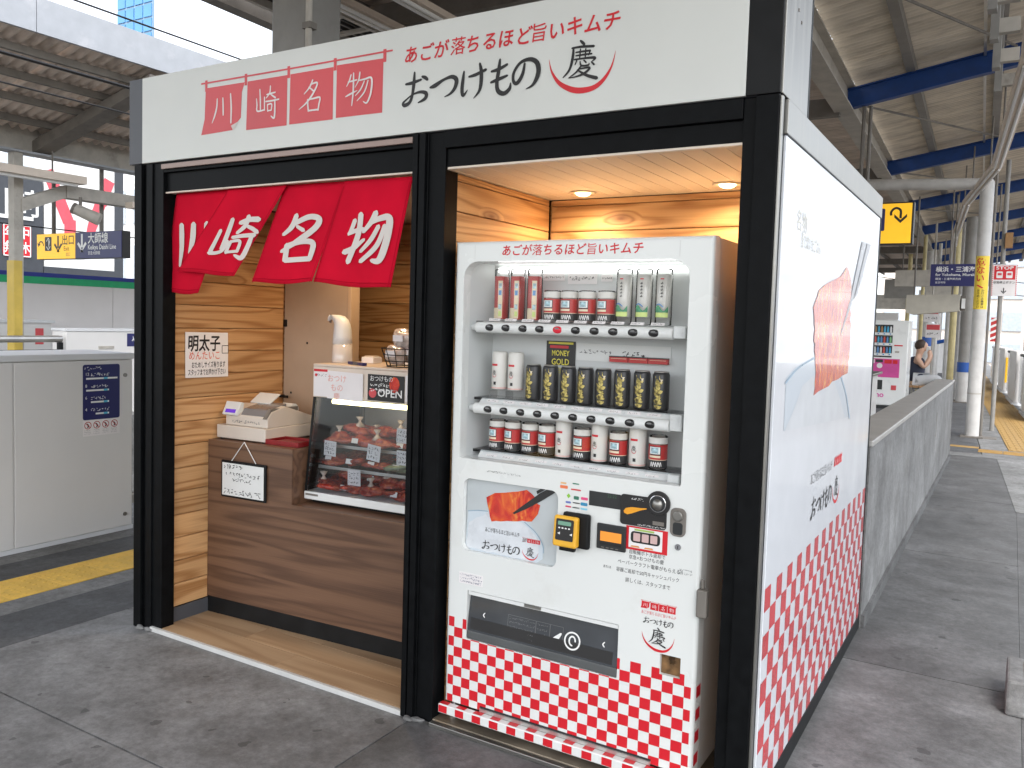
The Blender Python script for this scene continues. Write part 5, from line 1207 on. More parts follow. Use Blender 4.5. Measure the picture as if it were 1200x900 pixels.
for x in (2.655, 2.705): B().poly([FT(a, z, .001) for a, z in ((x, .836), (x+.035, .836), (x+.03, .842), (x+.004, .841))]).build('orange_print', M('sticker_or%d' % int(x*1000), (.7, .3, .08), .5), st)
lk = B().prism([(x, VY-.006, z) for x, z in rrect(2.795, 2.850, .897, .994, .02, .02)], (0, .0058, 0)).build('door_lock', m_girderd, VM_, bevel=.002); B().cyl((2.823, VY-.013, .967), (2.823, VY-.0062, .967), .017, n=20).build('lock_knob', m_steel, lk, bevel=.003); B().poly([(x, VY-.0066, z) for x, z in rrect(2.806, 2.84, .904, .945, .008, .008, 3)]).build('lock_recess', m_dark, lk)
ky = B().cyl((2.826, VY-.005, .862), (2.826, VY-.0003, .862), .011, n=18).build('keyhole', m_chrome, VM_); box('key_slot', m_ink, ky, 2.8245, 2.8275, VY-.0058, VY-.0051, .856, .868)
for u in (557, 797):
    q = PY(VY, u, 292); box('door_seam', m_vmside, door, q.x-.001, q.x+.001, VY-.0004, VY+.0005, 1.83, 1.883)
rn_ = random.Random(11)
for o in list(COL.objects):
    if o.get('group') == 'cans behind the machine window': o.rotation_euler = (0, 0, math.radians(rn_.uniform(-10, 10)))

# ================================================================ own platform canopy
GX, GZ = 1.83, 4.28
def sh(y): return -.028*(y-8.33)
def corr(x0, z0, x1, z1, wid, per=.09, amp=.014, nseg=6):
    b = B(); n = max(1, int(round(wid/per)))*nseg; P = []
    for i in range(n+1):
        y = -wid/2+wid*i/n; dz = amp*math.sin(2*math.pi*(i/nseg))
        P += [(x0, y, z0+dz), (x1, y, z1+dz)]
    b.add(P, [(2*i, 2*i+1, 2*i+3, 2*i+2) for i in range(n)])
    return b
CN_ = thing('platform_canopy', 'corrugated platform roof on blue cross beams above the food stand', 'canopy', (0, 0, 0))
zr = lambda x: GZ+.25+.13+.17*(x-GX)
zl = lambda x: GZ+.38-.045*(GX-x)
ms = {}
def sheets(parent, key, x0, z0, x1, z1, ys_, mat, wid=.9, shf=lambda y: 0.0, **kw):
    for y in ys_:
        if key not in ms:
            o = corr(x0, z0, x1, z1, wid+.02, **kw).build('roof_sheet', mat, parent, smooth=True, recalc=False); ms[key] = o.data
        else:
            o = bpy.data.objects.new('roof_sheet', ms[key]); COL.objects.link(o); o.parent = parent
        o.location = (shf(y), y, (.006 if len(ms) and int(round(y/.9)) % 2 else 0))
yy_ = [-8+.9*i for i in range(56)]
sheets(CN_, 'r', GX+.05, zr(GX+.05), 4.75, zr(4.75), yy_, m_sheet, shf=sh)
sheets(CN_, 'l', -2.28, zl(-2.28), GX-.05, zl(GX-.05), yy_, m_sheetb, shf=lambda y: sh(y) if y > 0 else 0.2)
def ybeam(name, mat, parent, x, z0, z1, w_, y0, y1, shf=sh, n=6):
    b = B(); 
    for k in range(n):
        a, c = y0+(y1-y0)*k/n, y0+(y1-y0)*(k+1)/n
        b.hexa([(x-w_/2+shf(a), a, z0), (x+w_/2+shf(a), a, z0), (x+w_/2+shf(a), a, z1), (x-w_/2+shf(a), a, z1)], [(x-w_/2+shf(c), c, z0), (x+w_/2+shf(c), c, z0), (x+w_/2+shf(c), c, z1), (x-w_/2+shf(c), c, z1)])
    return b.build(name, mat, parent)
ybeam('girder_flange', m_girder, CN_, GX, GZ-.02, GZ, .22, -8.4, 42); ybeam('girder_web', m_girder, CN_, GX, GZ, GZ+.27, .05, -8.4, 42); ybeam('girder_flange', m_girder, CN_, GX, GZ+.27, GZ+.29, .22, -8.4, 42)
for x in (2.55, 3.45, 4.35): ybeam('purlin', m_colg, CN_, x, zr(x)-.135, zr(x)-.02, .10, -8.4, 42)
for x in (.9, .05, -.9, -1.7): ybeam('purlin', m_girderd, CN_, x, zl(x)-.13, zl(x)-.02, .08, -8.4, 42, shf=lambda y: sh(y) if y > 0 else 0.2)
ybeam('gutter', m_girderd, CN_, -2.3, 4.27, 4.5, .14, -8.4, 42, shf=lambda y: sh(max(y, 0))-.2)
ybeam('gutter', m_girderd, CN_, 4.8, zr(4.8)-.16, zr(4.8)+.05, .14, -8.4, 42)
for k in range(-3, 7):
    y = 8.33+4.87*k; s_ = sh(y)
    def sl(x): return GZ+.005+.17*(x-GX)
    xa, xb = GX+.03, 4.7
    for nm, mt, d0, d1, hw in (('cross_beam', m_blue, 0, .015, .055), ('cross_beam', m_blue, .015, .225, .012), ('cross_beam', m_blue, .225, .24, .055)):
        b = B(); b.hexa([(xa+s_, y-hw, sl(xa)+d0), (xb+s_, y-hw, sl(xb)+d0), (xb+s_, y-hw, sl(xb)+d1), (xa+s_, y-hw, sl(xa)+d1)], [(xa+s_, y+hw, sl(xa)+d0), (xb+s_, y+hw, sl(xb)+d0), (xb+s_, y+hw, sl(xb)+d1), (xa+s_, y+hw, sl(xa)+d1)]); b.build(nm, mt, CN_)
    if k > -3:
        b = B(); b.box(-2.2+s_*(y > 0), GX-.05+s_, y-.05, y+.05, GZ-.06, GZ+.16); b.build('cross_beam', m_girderd, CN_)
    if k < 4:
        b = B(); b.tube([(GX+.1+s_, y+.1, GZ+.1), (3.6+sh(y+4.8), y+4.7, zr(3.6)-.2)], .014, 6); b.build('tie_rod', m_girderd, CN_)
        b = B(); b.tube([(GX-.1+s_, y+.1, GZ+.12), (-1.8+sh(y+4.8)*(y > 0), y+4.7, zl(-1.8)-.15)], .014, 6); b.build('tie_rod', m_girderd, CN_)
ybeam('conduit', m_alu, CN_, 3.30, zr(3.3)-.17, zr(3.3)-.145, .03, -8, 40)
# canopy light troughs
def trough(label, pts, w_=.07, mat=None):
    t_ = thing('light_trough', label, 'light fitting', pts[0], 'light troughs under the canopy')
    b = B(); b2 = B()
    for (x, y, z), (x2, y2, z2) in zip(pts[:-1], pts[1:]):
        b.hexa([(x-w_, y, z), (x+w_, y, z), (x+w_, y, z+.05), (x-w_, y, z+.05)], [(x2-w_, y2, z2), (x2+w_, y2, z2), (x2+w_, y2, z2+.05), (x2-w_, y2, z2+.05)])
        d_ = Vector((x2-x, y2-y, z2-z)); e_ = d_.normalized()*.08
        b2.cyl(Vector((x+w_*.45, y, z-.022))+e_, Vector((x2+w_*.45, y2, z2-.022))-e_, .016, n=8)
        B().cyl(Vector((x-w_*.45, y, z-.022))+e_, Vector((x2-w_*.45, y2, z2-.022))-e_, .016, n=8).build('lamp_tube', m_whiteink, t_)
    b.build('trough', m_cream, t_); b2.build('lamp_tube', m_whiteink, t_)
    for (x, y, z), (x2, y2, z2) in zip(pts[:-1], pts[1:]):
        xm, ym, zm_ = (x+x2)/2, (y+y2)/2, (z+z2)/2
        for f_ in (.2, .8): B().cyl((x+(x2-x)*f_, y+(y2-y)*f_, z+.05), (x+(x2-x)*f_, y+(y2-y)*f_, GZ+.4), .012, n=8).build('hanger', m_girderd, t_)
trough('cream light trough running along the right side of the canopy', [(3.86, -1, 3.86), (3.74, 5.5, 3.85), (3.44, 10.4, 3.85), (2.94, 13.8, 3.85), (2.5, 19, 3.85), (2.0, 27, 3.85)])
trough('cream light trough above the left end of the food stand', [(-.95, 1.0, 4.05), (-.95, 6.5, 4.05)]); trough('cream light trough above the middle of the food stand', [(-.42, 1.0, 4.05), (-.42, 6.5, 4.05)])
# grey brackets beside the right trough
bk2 = thing('cable_bracket', 'grey cable brackets stepped along the right light trough', 'bracket', (3.6, 5, 3.9))
for y in (3.6, 4.3, 5.0, 5.8, 6.6): box('bracket_arm', m_girder, bk2, 3.50, 3.66, y, y+.07, 3.95, 4.06); box('bracket_post', m_colg, bk2, 3.46, 3.52, y-.02, y+.09, 3.9, 4.5)

def column(label, x, y, r, h, mat, n=20, base=True, group='columns of the canopy', low=None, band=None, square=False):
    t_ = thing('canopy_column', label, 'column', (x, y, 0), group)
    if square: B().box(x-r, x+r, y-r, y+r, low or 0, h).build('shaft', mat, t_, bevel=.02)
    else: shade_auto(B().cyl((x, y, low or 0), (x, y, h), r, n=n).build('shaft', mat, t_))
    if low: shade_auto(B().cyl((x, y, 0), (x, y, low), r+.008, n=n).build('lower_sleeve', m_colw, t_))
    if band: shade_auto(B().cyl((x, y, band[0]), (x, y, band[1]), r+.014, n=n).build('blue_band', M('band_blue', (.02, .09, .35), .4) if 'band_blue' not in MATS else MATS['band_blue'], t_))
    if base: box('base_plate', m_girderd, t_, x-r*1.6, x+r*1.6, y-r*1.6, y+r*1.6, 0.0005, .025)
    return t_
c0 = column('thick grey steel column rising behind the signboard', -.52, 1.66, .165, 4.3, m_colg, square=True, base=True)
B().cyl((-.30, 1.46, .1), (-.30, 1.46, 4.3), .022, n=10).build('drain_pipe', m_girder, c0); box('pipe_clip', m_girderd, c0, -.335, -.265, 1.435, 1.50, 3.46, 3.50)
# near column on the right with its portal pipe and yellow notice
c1 = column('white round column with yellow warning label in front of the tactile strip', 3.28, 12.3, .098, 3.93, m_colw)
b = B(); b.cyl((3.28, 12.3, 3.93), (1.2, 12.3, 4.03), .09, n=16); b.ball((3.28, 12.3, 3.93), .099, 16); shade_auto(b.build('portal_pipe', m_colw, c1))
shade_auto(cring((3.28, 12.3, 0), .1, .68, .70).build('seam_ring', m_girder, c1))
lbm = cring((3.28, 12.3, 0), .1005, 2.0, 2.82, 200, 340, 24).build('warning_label', M('label_yellow', (.85, .62, .05), .4), c1, smooth=True)
gl_ = wrap((3.28, 12.3, 0), .1005, .002)
for i, ch in enumerate('危ない'): text('label_lettering', ch, m_red, lbm, FV, -.02, 2.72-i*.125, .13, bold=.02, warp=lambda a, z: gl_(a, z))
b = B(); ribbon(b, [(-.05, 2.37, .02), (.02, 2.33, .02)], lambda a, z, h: gl_(a, z, h), .001, n=3); b.build('label_mark', m_red, lbm, recalc=False)
for i, ch in enumerate('かけこみ乗車は'): text('label_lettering', ch, m_ink, lbm, FV, .03, 2.285-i*.042, .042, bold=.01, warp=lambda a, z: gl_(a, z))
for i, ch in enumerate('おやめください'): text('label_lettering', ch, m_ink, lbm, FV, -.03, 2.285-i*.042, .042, bold=.01, warp=lambda a, z: gl_(a, z))
B().cyl((3.40, 12.38, 0), (3.40, 12.38, 4.2), .02, n=10).build('cable_pipe', m_girderd, c1)
column('grey column with blue band behind the near white column', 2.80, 19.8, .14, 4.35, m_colg, low=.72, band=(.72, .95))
column('thin yellowed column left of the blue banded column', 2.42, 21.5, .085, 4.3, M('column_yellowed', (.52, .44, .22), .5, var=.1))
column('slim pale column left of the blue banded column', 2.62, 20.3, .06, 4.3, m_colw)
column('far pale column with blue band beyond the seated person', 1.35, 27.5, .15, 4.3, m_colw, low=1.2, band=(1.2, 1.5))
column('far white column right of the seated person', 1.9, 29.0, .13, 4.3, m_colw)
column('distant column behind the pink vending machine', .35, 22, .11, 4.3, m_girder)
column('distant white column behind the hanging grey box', 2.25, 33, .13, 4.3, m_colw)
column('grey column far behind the kiosk, above the pink vending machine', -.35, 19.5, .12, 4.3, m_girder)
# stop-button post and sign
SP = thing('emergency_sign', 'red and white STOP emergency button sign on a pole', 'sign', (3.53, 13.5, 0))
b = B(); b.cyl((3.53, 13.55, 0), (3.53, 13.55, 4.5), .035, n=12); shade_auto(b.build('pole', m_colg, SP))
box('junction_box', M('box_brown', (.30, .16, .06), .5), SP, 3.55, 3.66, 13.45, 13.55, 3.05, 3.3)
sf = box('sign_plate', m_paper, SP, 3.39, 3.755, 13.49, 13.505, 2.26, 2.78); FE = front(13.489)
B().poly([FE(a, z, .001) for a, z in ((3.42, 2.53), (3.725, 2.53), (3.725, 2.76), (3.42, 2.76))]).build('red_field', m_red, sf)
b = B()
for i in range(15):
    z = 2.262+i*.0345
    if i < 15: b.poly([FE(3.392, z, .0012), FE(3.408, z+.006, .0012), FE(3.408, z+.023, .0012), FE(3.392, z+.017, .0012)]); b.poly([FE(3.737, z, .0012), FE(3.753, z+.006, .0012), FE(3.753, z+.023, .0012), FE(3.737, z+.017, .0012)])
b.build('stripe_border', m_red, sf, recalc=False)
text('lettering', 'STOP', m_whiteink, sf, FE, 3.57, 2.72, .075, bold=.02, w=.25, h=.002); text('lettering', '非常停止ボタン', m_ink, sf, FE, 3.57, 2.48, .05, bold=.008, w=.31, h=.002); text('lettering', '↓', m_ink, sf, FE, 3.57, 2.34, .12, bold=.02, h=.002)
for x in (3.5, 3.64): B().poly([FE(a, z, .002) for a, z in rrect(x-.045, x+.045, 2.555, 2.665, .015, .01, 3)]).build('pictogram', m_whiteink, sf); B().poly([FE(a, z, .003) for a, z in rrect(x-.03, x+.03, 2.6, 2.64, .008, .004, 2)]).build('pictogram_detail', m_redfade, sf)
bt = box('alarm_box', M('alarm_red', (.5, .03, .03), .4), SP, 3.42, 3.50, 13.44, 13.515, 1.50, 1.90)
for i in range(4): B().hexa([(3.419, 13.4385, 1.52+i*.1), (3.501, 13.4385, 1.56+i*.1), (3.501, 13.4385, 1.60+i*.1), (3.419, 13.4385, 1.56+i*.1)], [(3.419, 13.4395, 1.52+i*.1), (3.501, 13.4395, 1.56+i*.1), (3.501, 13.4395, 1.60+i*.1), (3.419, 13.4395, 1.56+i*.1)]).build('white_stripe', m_whiteink, bt)
# concrete stair parapet right behind the kiosk
PW_ = thing('stair_parapet', 'long grey concrete stair parapet with steel cap leading away behind the kiosk', 'parapet', (3.05, 6, 0))
box('parapet_wall', m_wallconc, PW_, 2.97, 3.128, 2.19, 9.45, 0.0, .985); box('parapet_skirt', m_concR, PW_, 3.128, 3.145, 2.19, 9.45, 0.0, .07)
box('steel_cap', M('cap_steel', (.40, .39, .37), .4, metal=.25, var=.1), PW_, 2.93, 3.14, 2.19, 9.47, .986, 1.02, bevel=.006); box('parapet_end', m_paleconc, PW_, 2.965, 3.134, 9.452, 9.47, .0, .985); box('notch_mark', m_girderd, PW_, 3.128, 3.130, 6.9, 6.93, .55, .8)
PR = thing('stair_railing', 'low grey steel railing on the far side of the stair opening', 'railing', (1.9, 9, 0))
box('top_rail', m_steel, PR, 1.82, 1.98, 4.0, 12.0, .93, .97, bevel=.01)
for i in range(9): box('rail_panel', m_colw, PR, 1.88, 1.92, 4.05+i*.88, 4.05+i*.88+.83, .06, .92); box('rail_post', m_steel, PR, 1.86, 1.94, 3.99+i*.88, 4.04+i*.88, 0, .93)
# concrete block at the lower right
cbk = thing('concrete_block', 'small stained concrete block on the floor at the lower right corner', 'block', (3.97, 1.55, 0)); box('block', m_paleconc, cbk, 3.806, 4.10, 1.44, 1.76, 0, .155, bevel=.012); box('block_stain', M('rust_stain', (.12, .075, .055), .8), cbk, 3.87, 4.05, 1.50, 1.70, .1552, .158)
# yellow exit sign
ya = PY(8.3, 1072, 236); yc2 = PY(8.3, 1070, 286); XR, ZT, ZB_ = ya.x, ya.z, yc2.z; kS = (ZT-ZB_)/.415
YS = thing('hanging_exit_sign', 'yellow hanging sign with a black U-turn arrow beside the kiosk', 'sign', (XR-.3, 8.3, ZB_))
yf = box('sign_box', m_ink, YS, XR-.80, XR, 8.3, 8.44, ZB_, ZT, bevel=.005); fc = box('sign_face', m_yellow, yf, XR-.79, XR-.022, 8.292, 8.2995, ZB_+.014, ZT-.016)
FYS0 = front(8.292)
FYS = lambda a, b, h=0.0: FYS0(XR+(a-2.905)*kS, ZB_+(b-2.425)*kS, h)
b = B(); ribbon(b, [(2.70, 2.71, .022), (2.70, 2.745, .022), (2.725, 2.775, .022), (2.755, 2.78, .022), (2.785, 2.755, .022), (2.787, 2.70, .022), (2.787, 2.68, .022)], FYS, .001, n=5, cap=False); b.build('arrow', m_ink, fc, recalc=False)
b = B(); b.poly([FYS(2.787, 2.633, .0015), FYS(2.845, 2.69, .0015), FYS(2.845, 2.722, .0015), FYS(2.787, 2.665, .0015)]); b.poly([FYS(2.787, 2.633, .0015), FYS(2.787, 2.665, .0015), FYS(2.729, 2.722, .0015), FYS(2.729, 2.69, .0015)]); b.build('arrow_head', m_ink, fc, recalc=False)
B().poly([FYS(a, z, .001) for a, z in rrect(2.45, 2.645, 2.56, 2.78, .012, .012, 3)]).build('navy_block', m_navy, fc)
for x in (XR-.62, PY(8.37, 1018, 180).x): B().cyl((x, 8.37, ZT), (x, 8.37, 4.32), .022, n=8).build('hanger_rod', m_girderd, YS)
# blue direction sign
BS = thing('direction_sign', 'dark blue hanging sign naming Yokohama beyond the columns', 'sign', (2.75, 16, 2.55)); bf = box('sign_box', m_navy, BS, 2.27, 3.55, 16, 16.12, 2.55, 2.98); FBS = front(15.999)
text('lettering', '横浜・三浦海岸方面', m_whiteink, bf, FBS, 2.36, 2.87, .115, 'LEFT', bold=.015, h=.001); text('lettering', 'for Yokohama, Miurakaigan', m_whiteink, bf, FBS, 2.36, 2.77, .075, 'LEFT', bold=.012, h=.001)
text('lettering', '横滨・三浦海岸方向', m_whiteink, bf, FBS, 2.36, 2.685, .05, 'LEFT', bold=.004, h=.001); text('lettering', '요코하마', m_whiteink, bf, FBS, 2.36, 2.615, .05, 'LEFT', bold=.004, h=.001)
for x in (2.6, 3.4): B().cyl((x, 16.06, 2.98), (x, 16.06, 4.5), .015, n=8).build('hanger_rod', m_girderd, BS)
# hanging equipment box
EB = thing('equipment_box', 'long beige hanging equipment box below the blue sign', 'equipment box', (2.3, 16.5, 2.05))
b = B().prism([(1.83, 16.3, 2.38), (2.80, 16.3, 2.40), (2.80, 16.3, 2.07), (1.95, 16.3, 1.98), (1.83, 16.3, 2.02)], (0, .4, 0)); b.build('box_body', M('equip_beige', (.50, .47, .40), .5, var=.05), EB)
for x in (1.95, 2.65): B().cyl((x, 16.5, 2.39), (x, 16.5, 4.4), .018, n=8).build('hanger_rod', m_girderd, EB)
box('side_lamp', m_whiteink, EB, 2.83, 2.89, 16.35, 16.45, 2.12, 2.32); box('lamp_bracket', m_girderd, EB, 2.80, 2.90, 16.46, 16.5, 2.08, 2.38)
# pink vending machine
V2 = thing('vending_machine', 'white and pink drink vending machine on the far platform behind the kiosk', 'vending machine', (1.45, 16.8, 0))
box('cabinet', m_white, V2, .95, 1.90, 16.42, 17.1, .07, 1.855, bevel=.02); box('plinth', m_dark, V2, .97, 1.88, 16.46, 17.05, .0, .07)
F2 = front(16.419)
dw = box('display_window', m_dark, V2, 1.0, 1.60, 16.412, 16.4195, 1.08, 1.76); pk = box('pink_panel', M('pink_print', (.62, .07, .30), .4), V2, .99, 1.76, 16.413, 16.4195, .66, 1.05)
cols = [(.10,.25,.5),(.6,.08,.06),(.2,.45,.2),(.65,.5,.12),(.7,.7,.7),(.05,.35,.55),(.35,.18,.06)]; rn = random.Random(5)
cm = [M('drink_%d' % i, c, .4) for i, c in enumerate(cols)]
for r in range(3):
    for i in range(10):
        x = 1.02+i*.058; z = 1.60-r*.215
        b = B().lathe((x+.02, 16.40, z), [(.02, 0), (.02, .09), (.012, .11), (.012, .125)], 8); b.build('drink', cm[rn.randrange(7)], dw)
        B().box(x, x+.026, 16.402, 16.411, z-.045, z-.02).build('button', m_tblue if i % 2 else m_whiteink, dw)
    B().box(1.0, 1.60, 16.406, 16.4115, z-.06, z-.003).build('price_rail', m_whiteplastic, dw)
B().cyl((1.38, 16.405, .90), (1.38, 16.413, .90), .055, n=18).build('coin_unit', m_whiteplastic, pk); box('bill_slot', m_dark, pk, 1.30, 1.44, 16.406, 16.4125, .97, 1.03)
for x, w_, mt in ((1.2, .08, m_paper), (1.47, .14, m_red), (1.63, .09, m_red)): box('notice', mt, pk, x, x+w_, 16.408, 16.4125, .95, 1.03)
box('poster', m_paper, pk, 1.02, 1.16, 16.408, 16.4125, .72, .96); box('take_out_flap', m_dark, V2, 1.05, 1.45, 16.41, 16.4195, .40, .60, bevel=.004); box('coin_return', m_redfade, V2, 1.62, 1.72, 16.41, 16.4195, .40, .50, bevel=.004)
box('red_notice', m_red, V2, 1.64, 1.80, 16.413, 16.4195, 1.32, 1.345); box('grey_notice', m_girder, V2, 1.66, 1.74, 16.413, 16.4195, 1.18, 1.22)
text('lettering', 'pasmo', M('pasmo_pink', (.7, .12, .4), .4), V2, F2, 1.28, .29, .16, bold=.025, h=.002)
# bench and seated person
BN = thing('platform_bench', 'wooden platform bench beside the pink vending machine', 'bench', (1.95, 18.6, 0))
for i in range(4): box('seat_slat', M('bench_wood%d' % i, (.38, .22, .10), .5, var=.1), BN, 1.70+i*.115, 1.80+i*.115, 17.6, 19.6, .41, .445)
for y in (17.8, 19.4): box('leg', m_girder, BN, 1.72, 1.76, y, y+.05, 0, .41); box('leg', m_girder, BN, 2.10, 2.14, y, y+.05, 0, .41)
PE = thing('person', 'seated person in a dark vest and pale grey trousers raising both hands to the face', 'person', (2.0, 18.2, .45))
def skin(name, J, E_, mat, par, sub=2):
    me_ = bpy.data.meshes.new('mesh'); inv = wm(par).inverted(); me_.from_pydata([inv @ Vector(j[:3]) for j in J], E_, []); o = mesh_obj(name, me_, mat, par, smooth=False)
    md = o.modifiers.new('skin', 'SKIN'); md.use_smooth_shade = True
    for i, j in enumerate(J): me_.skin_vertices[0].data[i].radius = (j[3], j[4] if len(j) > 4 else j[3])
    me_.skin_vertices[0].data[0].use_root = True
    s_ = o.modifiers.new('sub', 'SUBSURF'); s_.levels = sub; s_.render_levels = sub
    return o
py = 18.2
m_skin = M('skin_tone', (.55, .34, .24), .55); m_trous = M('trousers_grey', (.48, .49, .50), .8); m_vest = M('dark_vest', (.03, .035, .06), .8); m_hair = M('dark_hair', (.05, .03, .02), .6); m_shirt = M('white_shirt', (.62, .60, .58), .8)
# body: pelvis, spine, neck, head base, arms and legs as one surface
J = [(1.93, py, .56, .15), (1.91, py, .78, .14), (1.92, py, 1.0, .16), (1.96, py, 1.13, .065), (1.99, py, 1.22, .10), (2.01, py, 1.33, .11), (2.0, py, 1.40, .08),
     (1.94, py-.20, 1.04, .07), (2.10, py-.26, .84, .055), (2.20, py-.16, 1.08, .045), (2.16, py-.08, 1.22, .04),
     (1.94, py+.20, 1.04, .07), (2.10, py+.26, .86, .055), (2.20, py+.14, 1.10, .045), (2.16, py+.06, 1.24, .04),
     (2.0, py-.10, .54, .10), (2.40, py-.12, .62, .08), (2.42, py-.10, .25, .055), (2.45, py-.10, .07, .05), (2.56, py-.10, .05, .04),
     (2.0, py+.10, .54, .10), (2.38, py+.10, .57, .08), (2.36, py+.12, .22, .055), (2.38, py+.12, .07, .05), (2.50, py+.12, .05, .04)]
E_ = [(0,1),(1,2),(2,3),(3,4),(4,5),(5,6),(2,7),(7,8),(8,9),(9,10),(2,11),(11,12),(12,13),(13,14),(0,15),(15,16),(16,17),(17,18),(18,19),(0,20),(20,21),(21,22),(22,23),(23,24)]
skin('body', J, E_, m_skin, PE)
skin('vest', [(1.93, py, .50, .20), (1.91, py, .70, .20), (1.91, py, .90, .215), (1.93, py, 1.10, .17)], [(0,1),(1,2),(2,3)], m_vest, PE)
b = B().ball((1.985, py, 1.335), 1, 14, (.125, .115, .135)); hv = [v for v in b.v]; hr = b.build('hair', m_hair, PE, smooth=True)
for f_, (dx, dz) in enumerate(((.1, -.01), (.105, -.06))): pass
B().ball((2.045, py, 1.31), 1, 12, (.092, .088, .115)).build('face', m_skin, PE, smooth=True)
B().cyl((2.13, py-.05, 1.27), (2.13, py+.05, 1.27), .045, n=10).build('mask', m_shirt, PE)
skin('trousers', [(1.93, py, .55, .19), (2.0, py-.10, .54, .13), (2.40, py-.12, .63, .11), (2.42, py-.10, .25, .085), (2.44, py-.10, .13, .08), (2.0, py+.10, .54, .13), (2.38, py+.10, .57, .11), (2.36, py+.12, .22, .085), (2.37, py+.12, .13, .08)], [(0,1),(1,2),(2,3),(3,4),(0,5),(5,6),(6,7),(7,8)], m_trous, PE)
# platform doors on the right
for i, y in enumerate((15.5, 20.0, 24.5, 29.0)):
    x = 4.5+bend(y); x2 = 4.5+bend(y+2.2)
    t_ = thing('platform_door', 'grey platform edge door cabinet on the right, %s from the camera' % ('nearest', 'second', 'third', 'farthest')[i], 'platform door', (x, y, 0), 'platform doors on the right')
    b = B().hexa([(x, y, .06), (x+.2, y, .06), (x+.2, y, 1.25), (x, y, 1.25)], [(x2, y+2.2, .06), (x2+.2, y+2.2, .06), (x2+.2, y+2.2, 1.25), (x2, y+2.2, 1.25)]); b.build('cabinet', m_cabinet, t_, bevel=.02)
    b = B().hexa([(x-.04, y-.03, 0), (x+.24, y-.03, 0), (x+.24, y-.03, .06), (x-.04, y-.03, .06)], [(x2-.04, y+2.25, 0), (x2+.24, y+2.25, 0), (x2+.24, y+2.25, .06), (x2-.04, y+2.25, .06)]); b.build('base', m_cabtop, t_)
    x3 = 4.5+bend(y+4.4)
    b = B().hexa([(x2+.08, y+2.23, .1), (x2+.12, y+2.23, .1), (x2+.12, y+2.23, 1.15), (x2+.08, y+2.23, 1.15)], [(x3+.08, y+4.4, .1), (x3+.12, y+4.4, .1), (x3+.12, y+4.4, 1.15), (x3+.08, y+4.4, 1.15)]); b.build('sliding_panel', m_glass2, t_)
    b = B(); b.box(x2+.06, x2+.14, y+2.26, y+2.34, .06, 1.2); b.build('door_post', m_black2, t_)
    b = B(); b.tube([(x2+.1, y+2.3, 1.17), (x3+.1, y+4.38, 1.17)], .035, 8); b.build('door_rail', m_black2, t_)
    box('warning_strip', m_yellow, t_, x+.05, x+.09, y-.006, y-.0005, .3, 1.0) if i == 2 else box('vent', m_girderd, t_, x+.14, x+.16, y-.006, y-.0005, .95, 1.15)
# red signal and far buildings on the right
SG = thing('signal_lamp', 'red signal lamp on a thin mast beyond the right platform doors', 'signal', (5.2, 34, 0)); b = B().cyl((5.05, 34, -1.2), (5.05, 34, 2.1), .04, n=8); b.build('mast', m_colg, SG); box('signal_head', M('signal_pink', (.45, .16, .14), .5), SG, 4.86, 5.24, 33.9, 34.02, 1.95, 2.75, bevel=.1); B().cyl((5.05, 33.88, 2.3), (5.05, 33.9, 2.3), .12, n=14).build('lens', M('signal_red', (.6, .02, .03), .3, emit=(1, .1, .1, 1.2)), SG)
def tower(label, x0, x1, y0, y1, z1, wall, glass_, nx, nz, group='buildings beyond the tracks', z0=-1.2):
    t_ = thing('building', label, 'building', ((x0+x1)/2, (y0+y1)/2, z0), group)
    box('walls', wall, t_, x0, x1, y0, y1, z0, z1)
    dx = (x1-x0)/nx; dz = (z1-z0)/nz
    me_ = None
    for i in range(nx):
        for j in range(nz):
            if me_ is None:
                o = B().box(x0+dx*.12, x0+dx*.88, y0-.12, y0-.02, z0+dz*.25, z0+dz*.85).build('window', glass_, t_); me_ = o.data
            else:
                o = bpy.data.objects.new('window', me_); COL.objects.link(o); o.parent = t_; o.location = (dx*i, 0, dz*j)
    return t_
m_far = M('far_white', (.78, .78, .77), .7, var=.04); m_farg = M('far_window', (.45, .50, .55), .2)
tower('pale office block beyond the right hand tracks', 9, 26, 70, 90, 16, m_far, m_farg, 9, 6)
tower('pale block standing behind the left noise barrier and billboards', -75, -45, 36, 50, 15, m_far, m_farg, 8, 4)
tower('cream apartment block beyond the far end of the platform', -6, 4.5, 75, 95, 9, M('far_cream', (.74, .66, .58), .7, var=.05), m_farg, 6, 4)
TW = thing('glass_tower', 'distant blue glass office tower above the opposite canopy', 'building', (-216, 160, -1.2))
a, c = PY(150, 138, 0), PY(150, 179, 0)
m_bg = M('tower_glass', (.10, .30, .55), .15, var=.15, scale=.05, emit=None)
box('core', M('tower_frame', (.25, .38, .52), .4), TW, a.x, c.x, 150, 150.6, -1.2, 100)
me_ = None; wx = (c.x-a.x)/4
for i in range(4):
    for j in range(24):
        if me_ is None: o = B().box(a.x+.25, a.x+wx-.25, 149.7, 149.98, 4.2, 7.6).build('pane', m_bg, TW); me_ = o.data
        else: o = bpy.data.objects.new('pane', me_); COL.objects.link(o); o.parent = TW; o.location = (i*wx, 0, j*4.0)

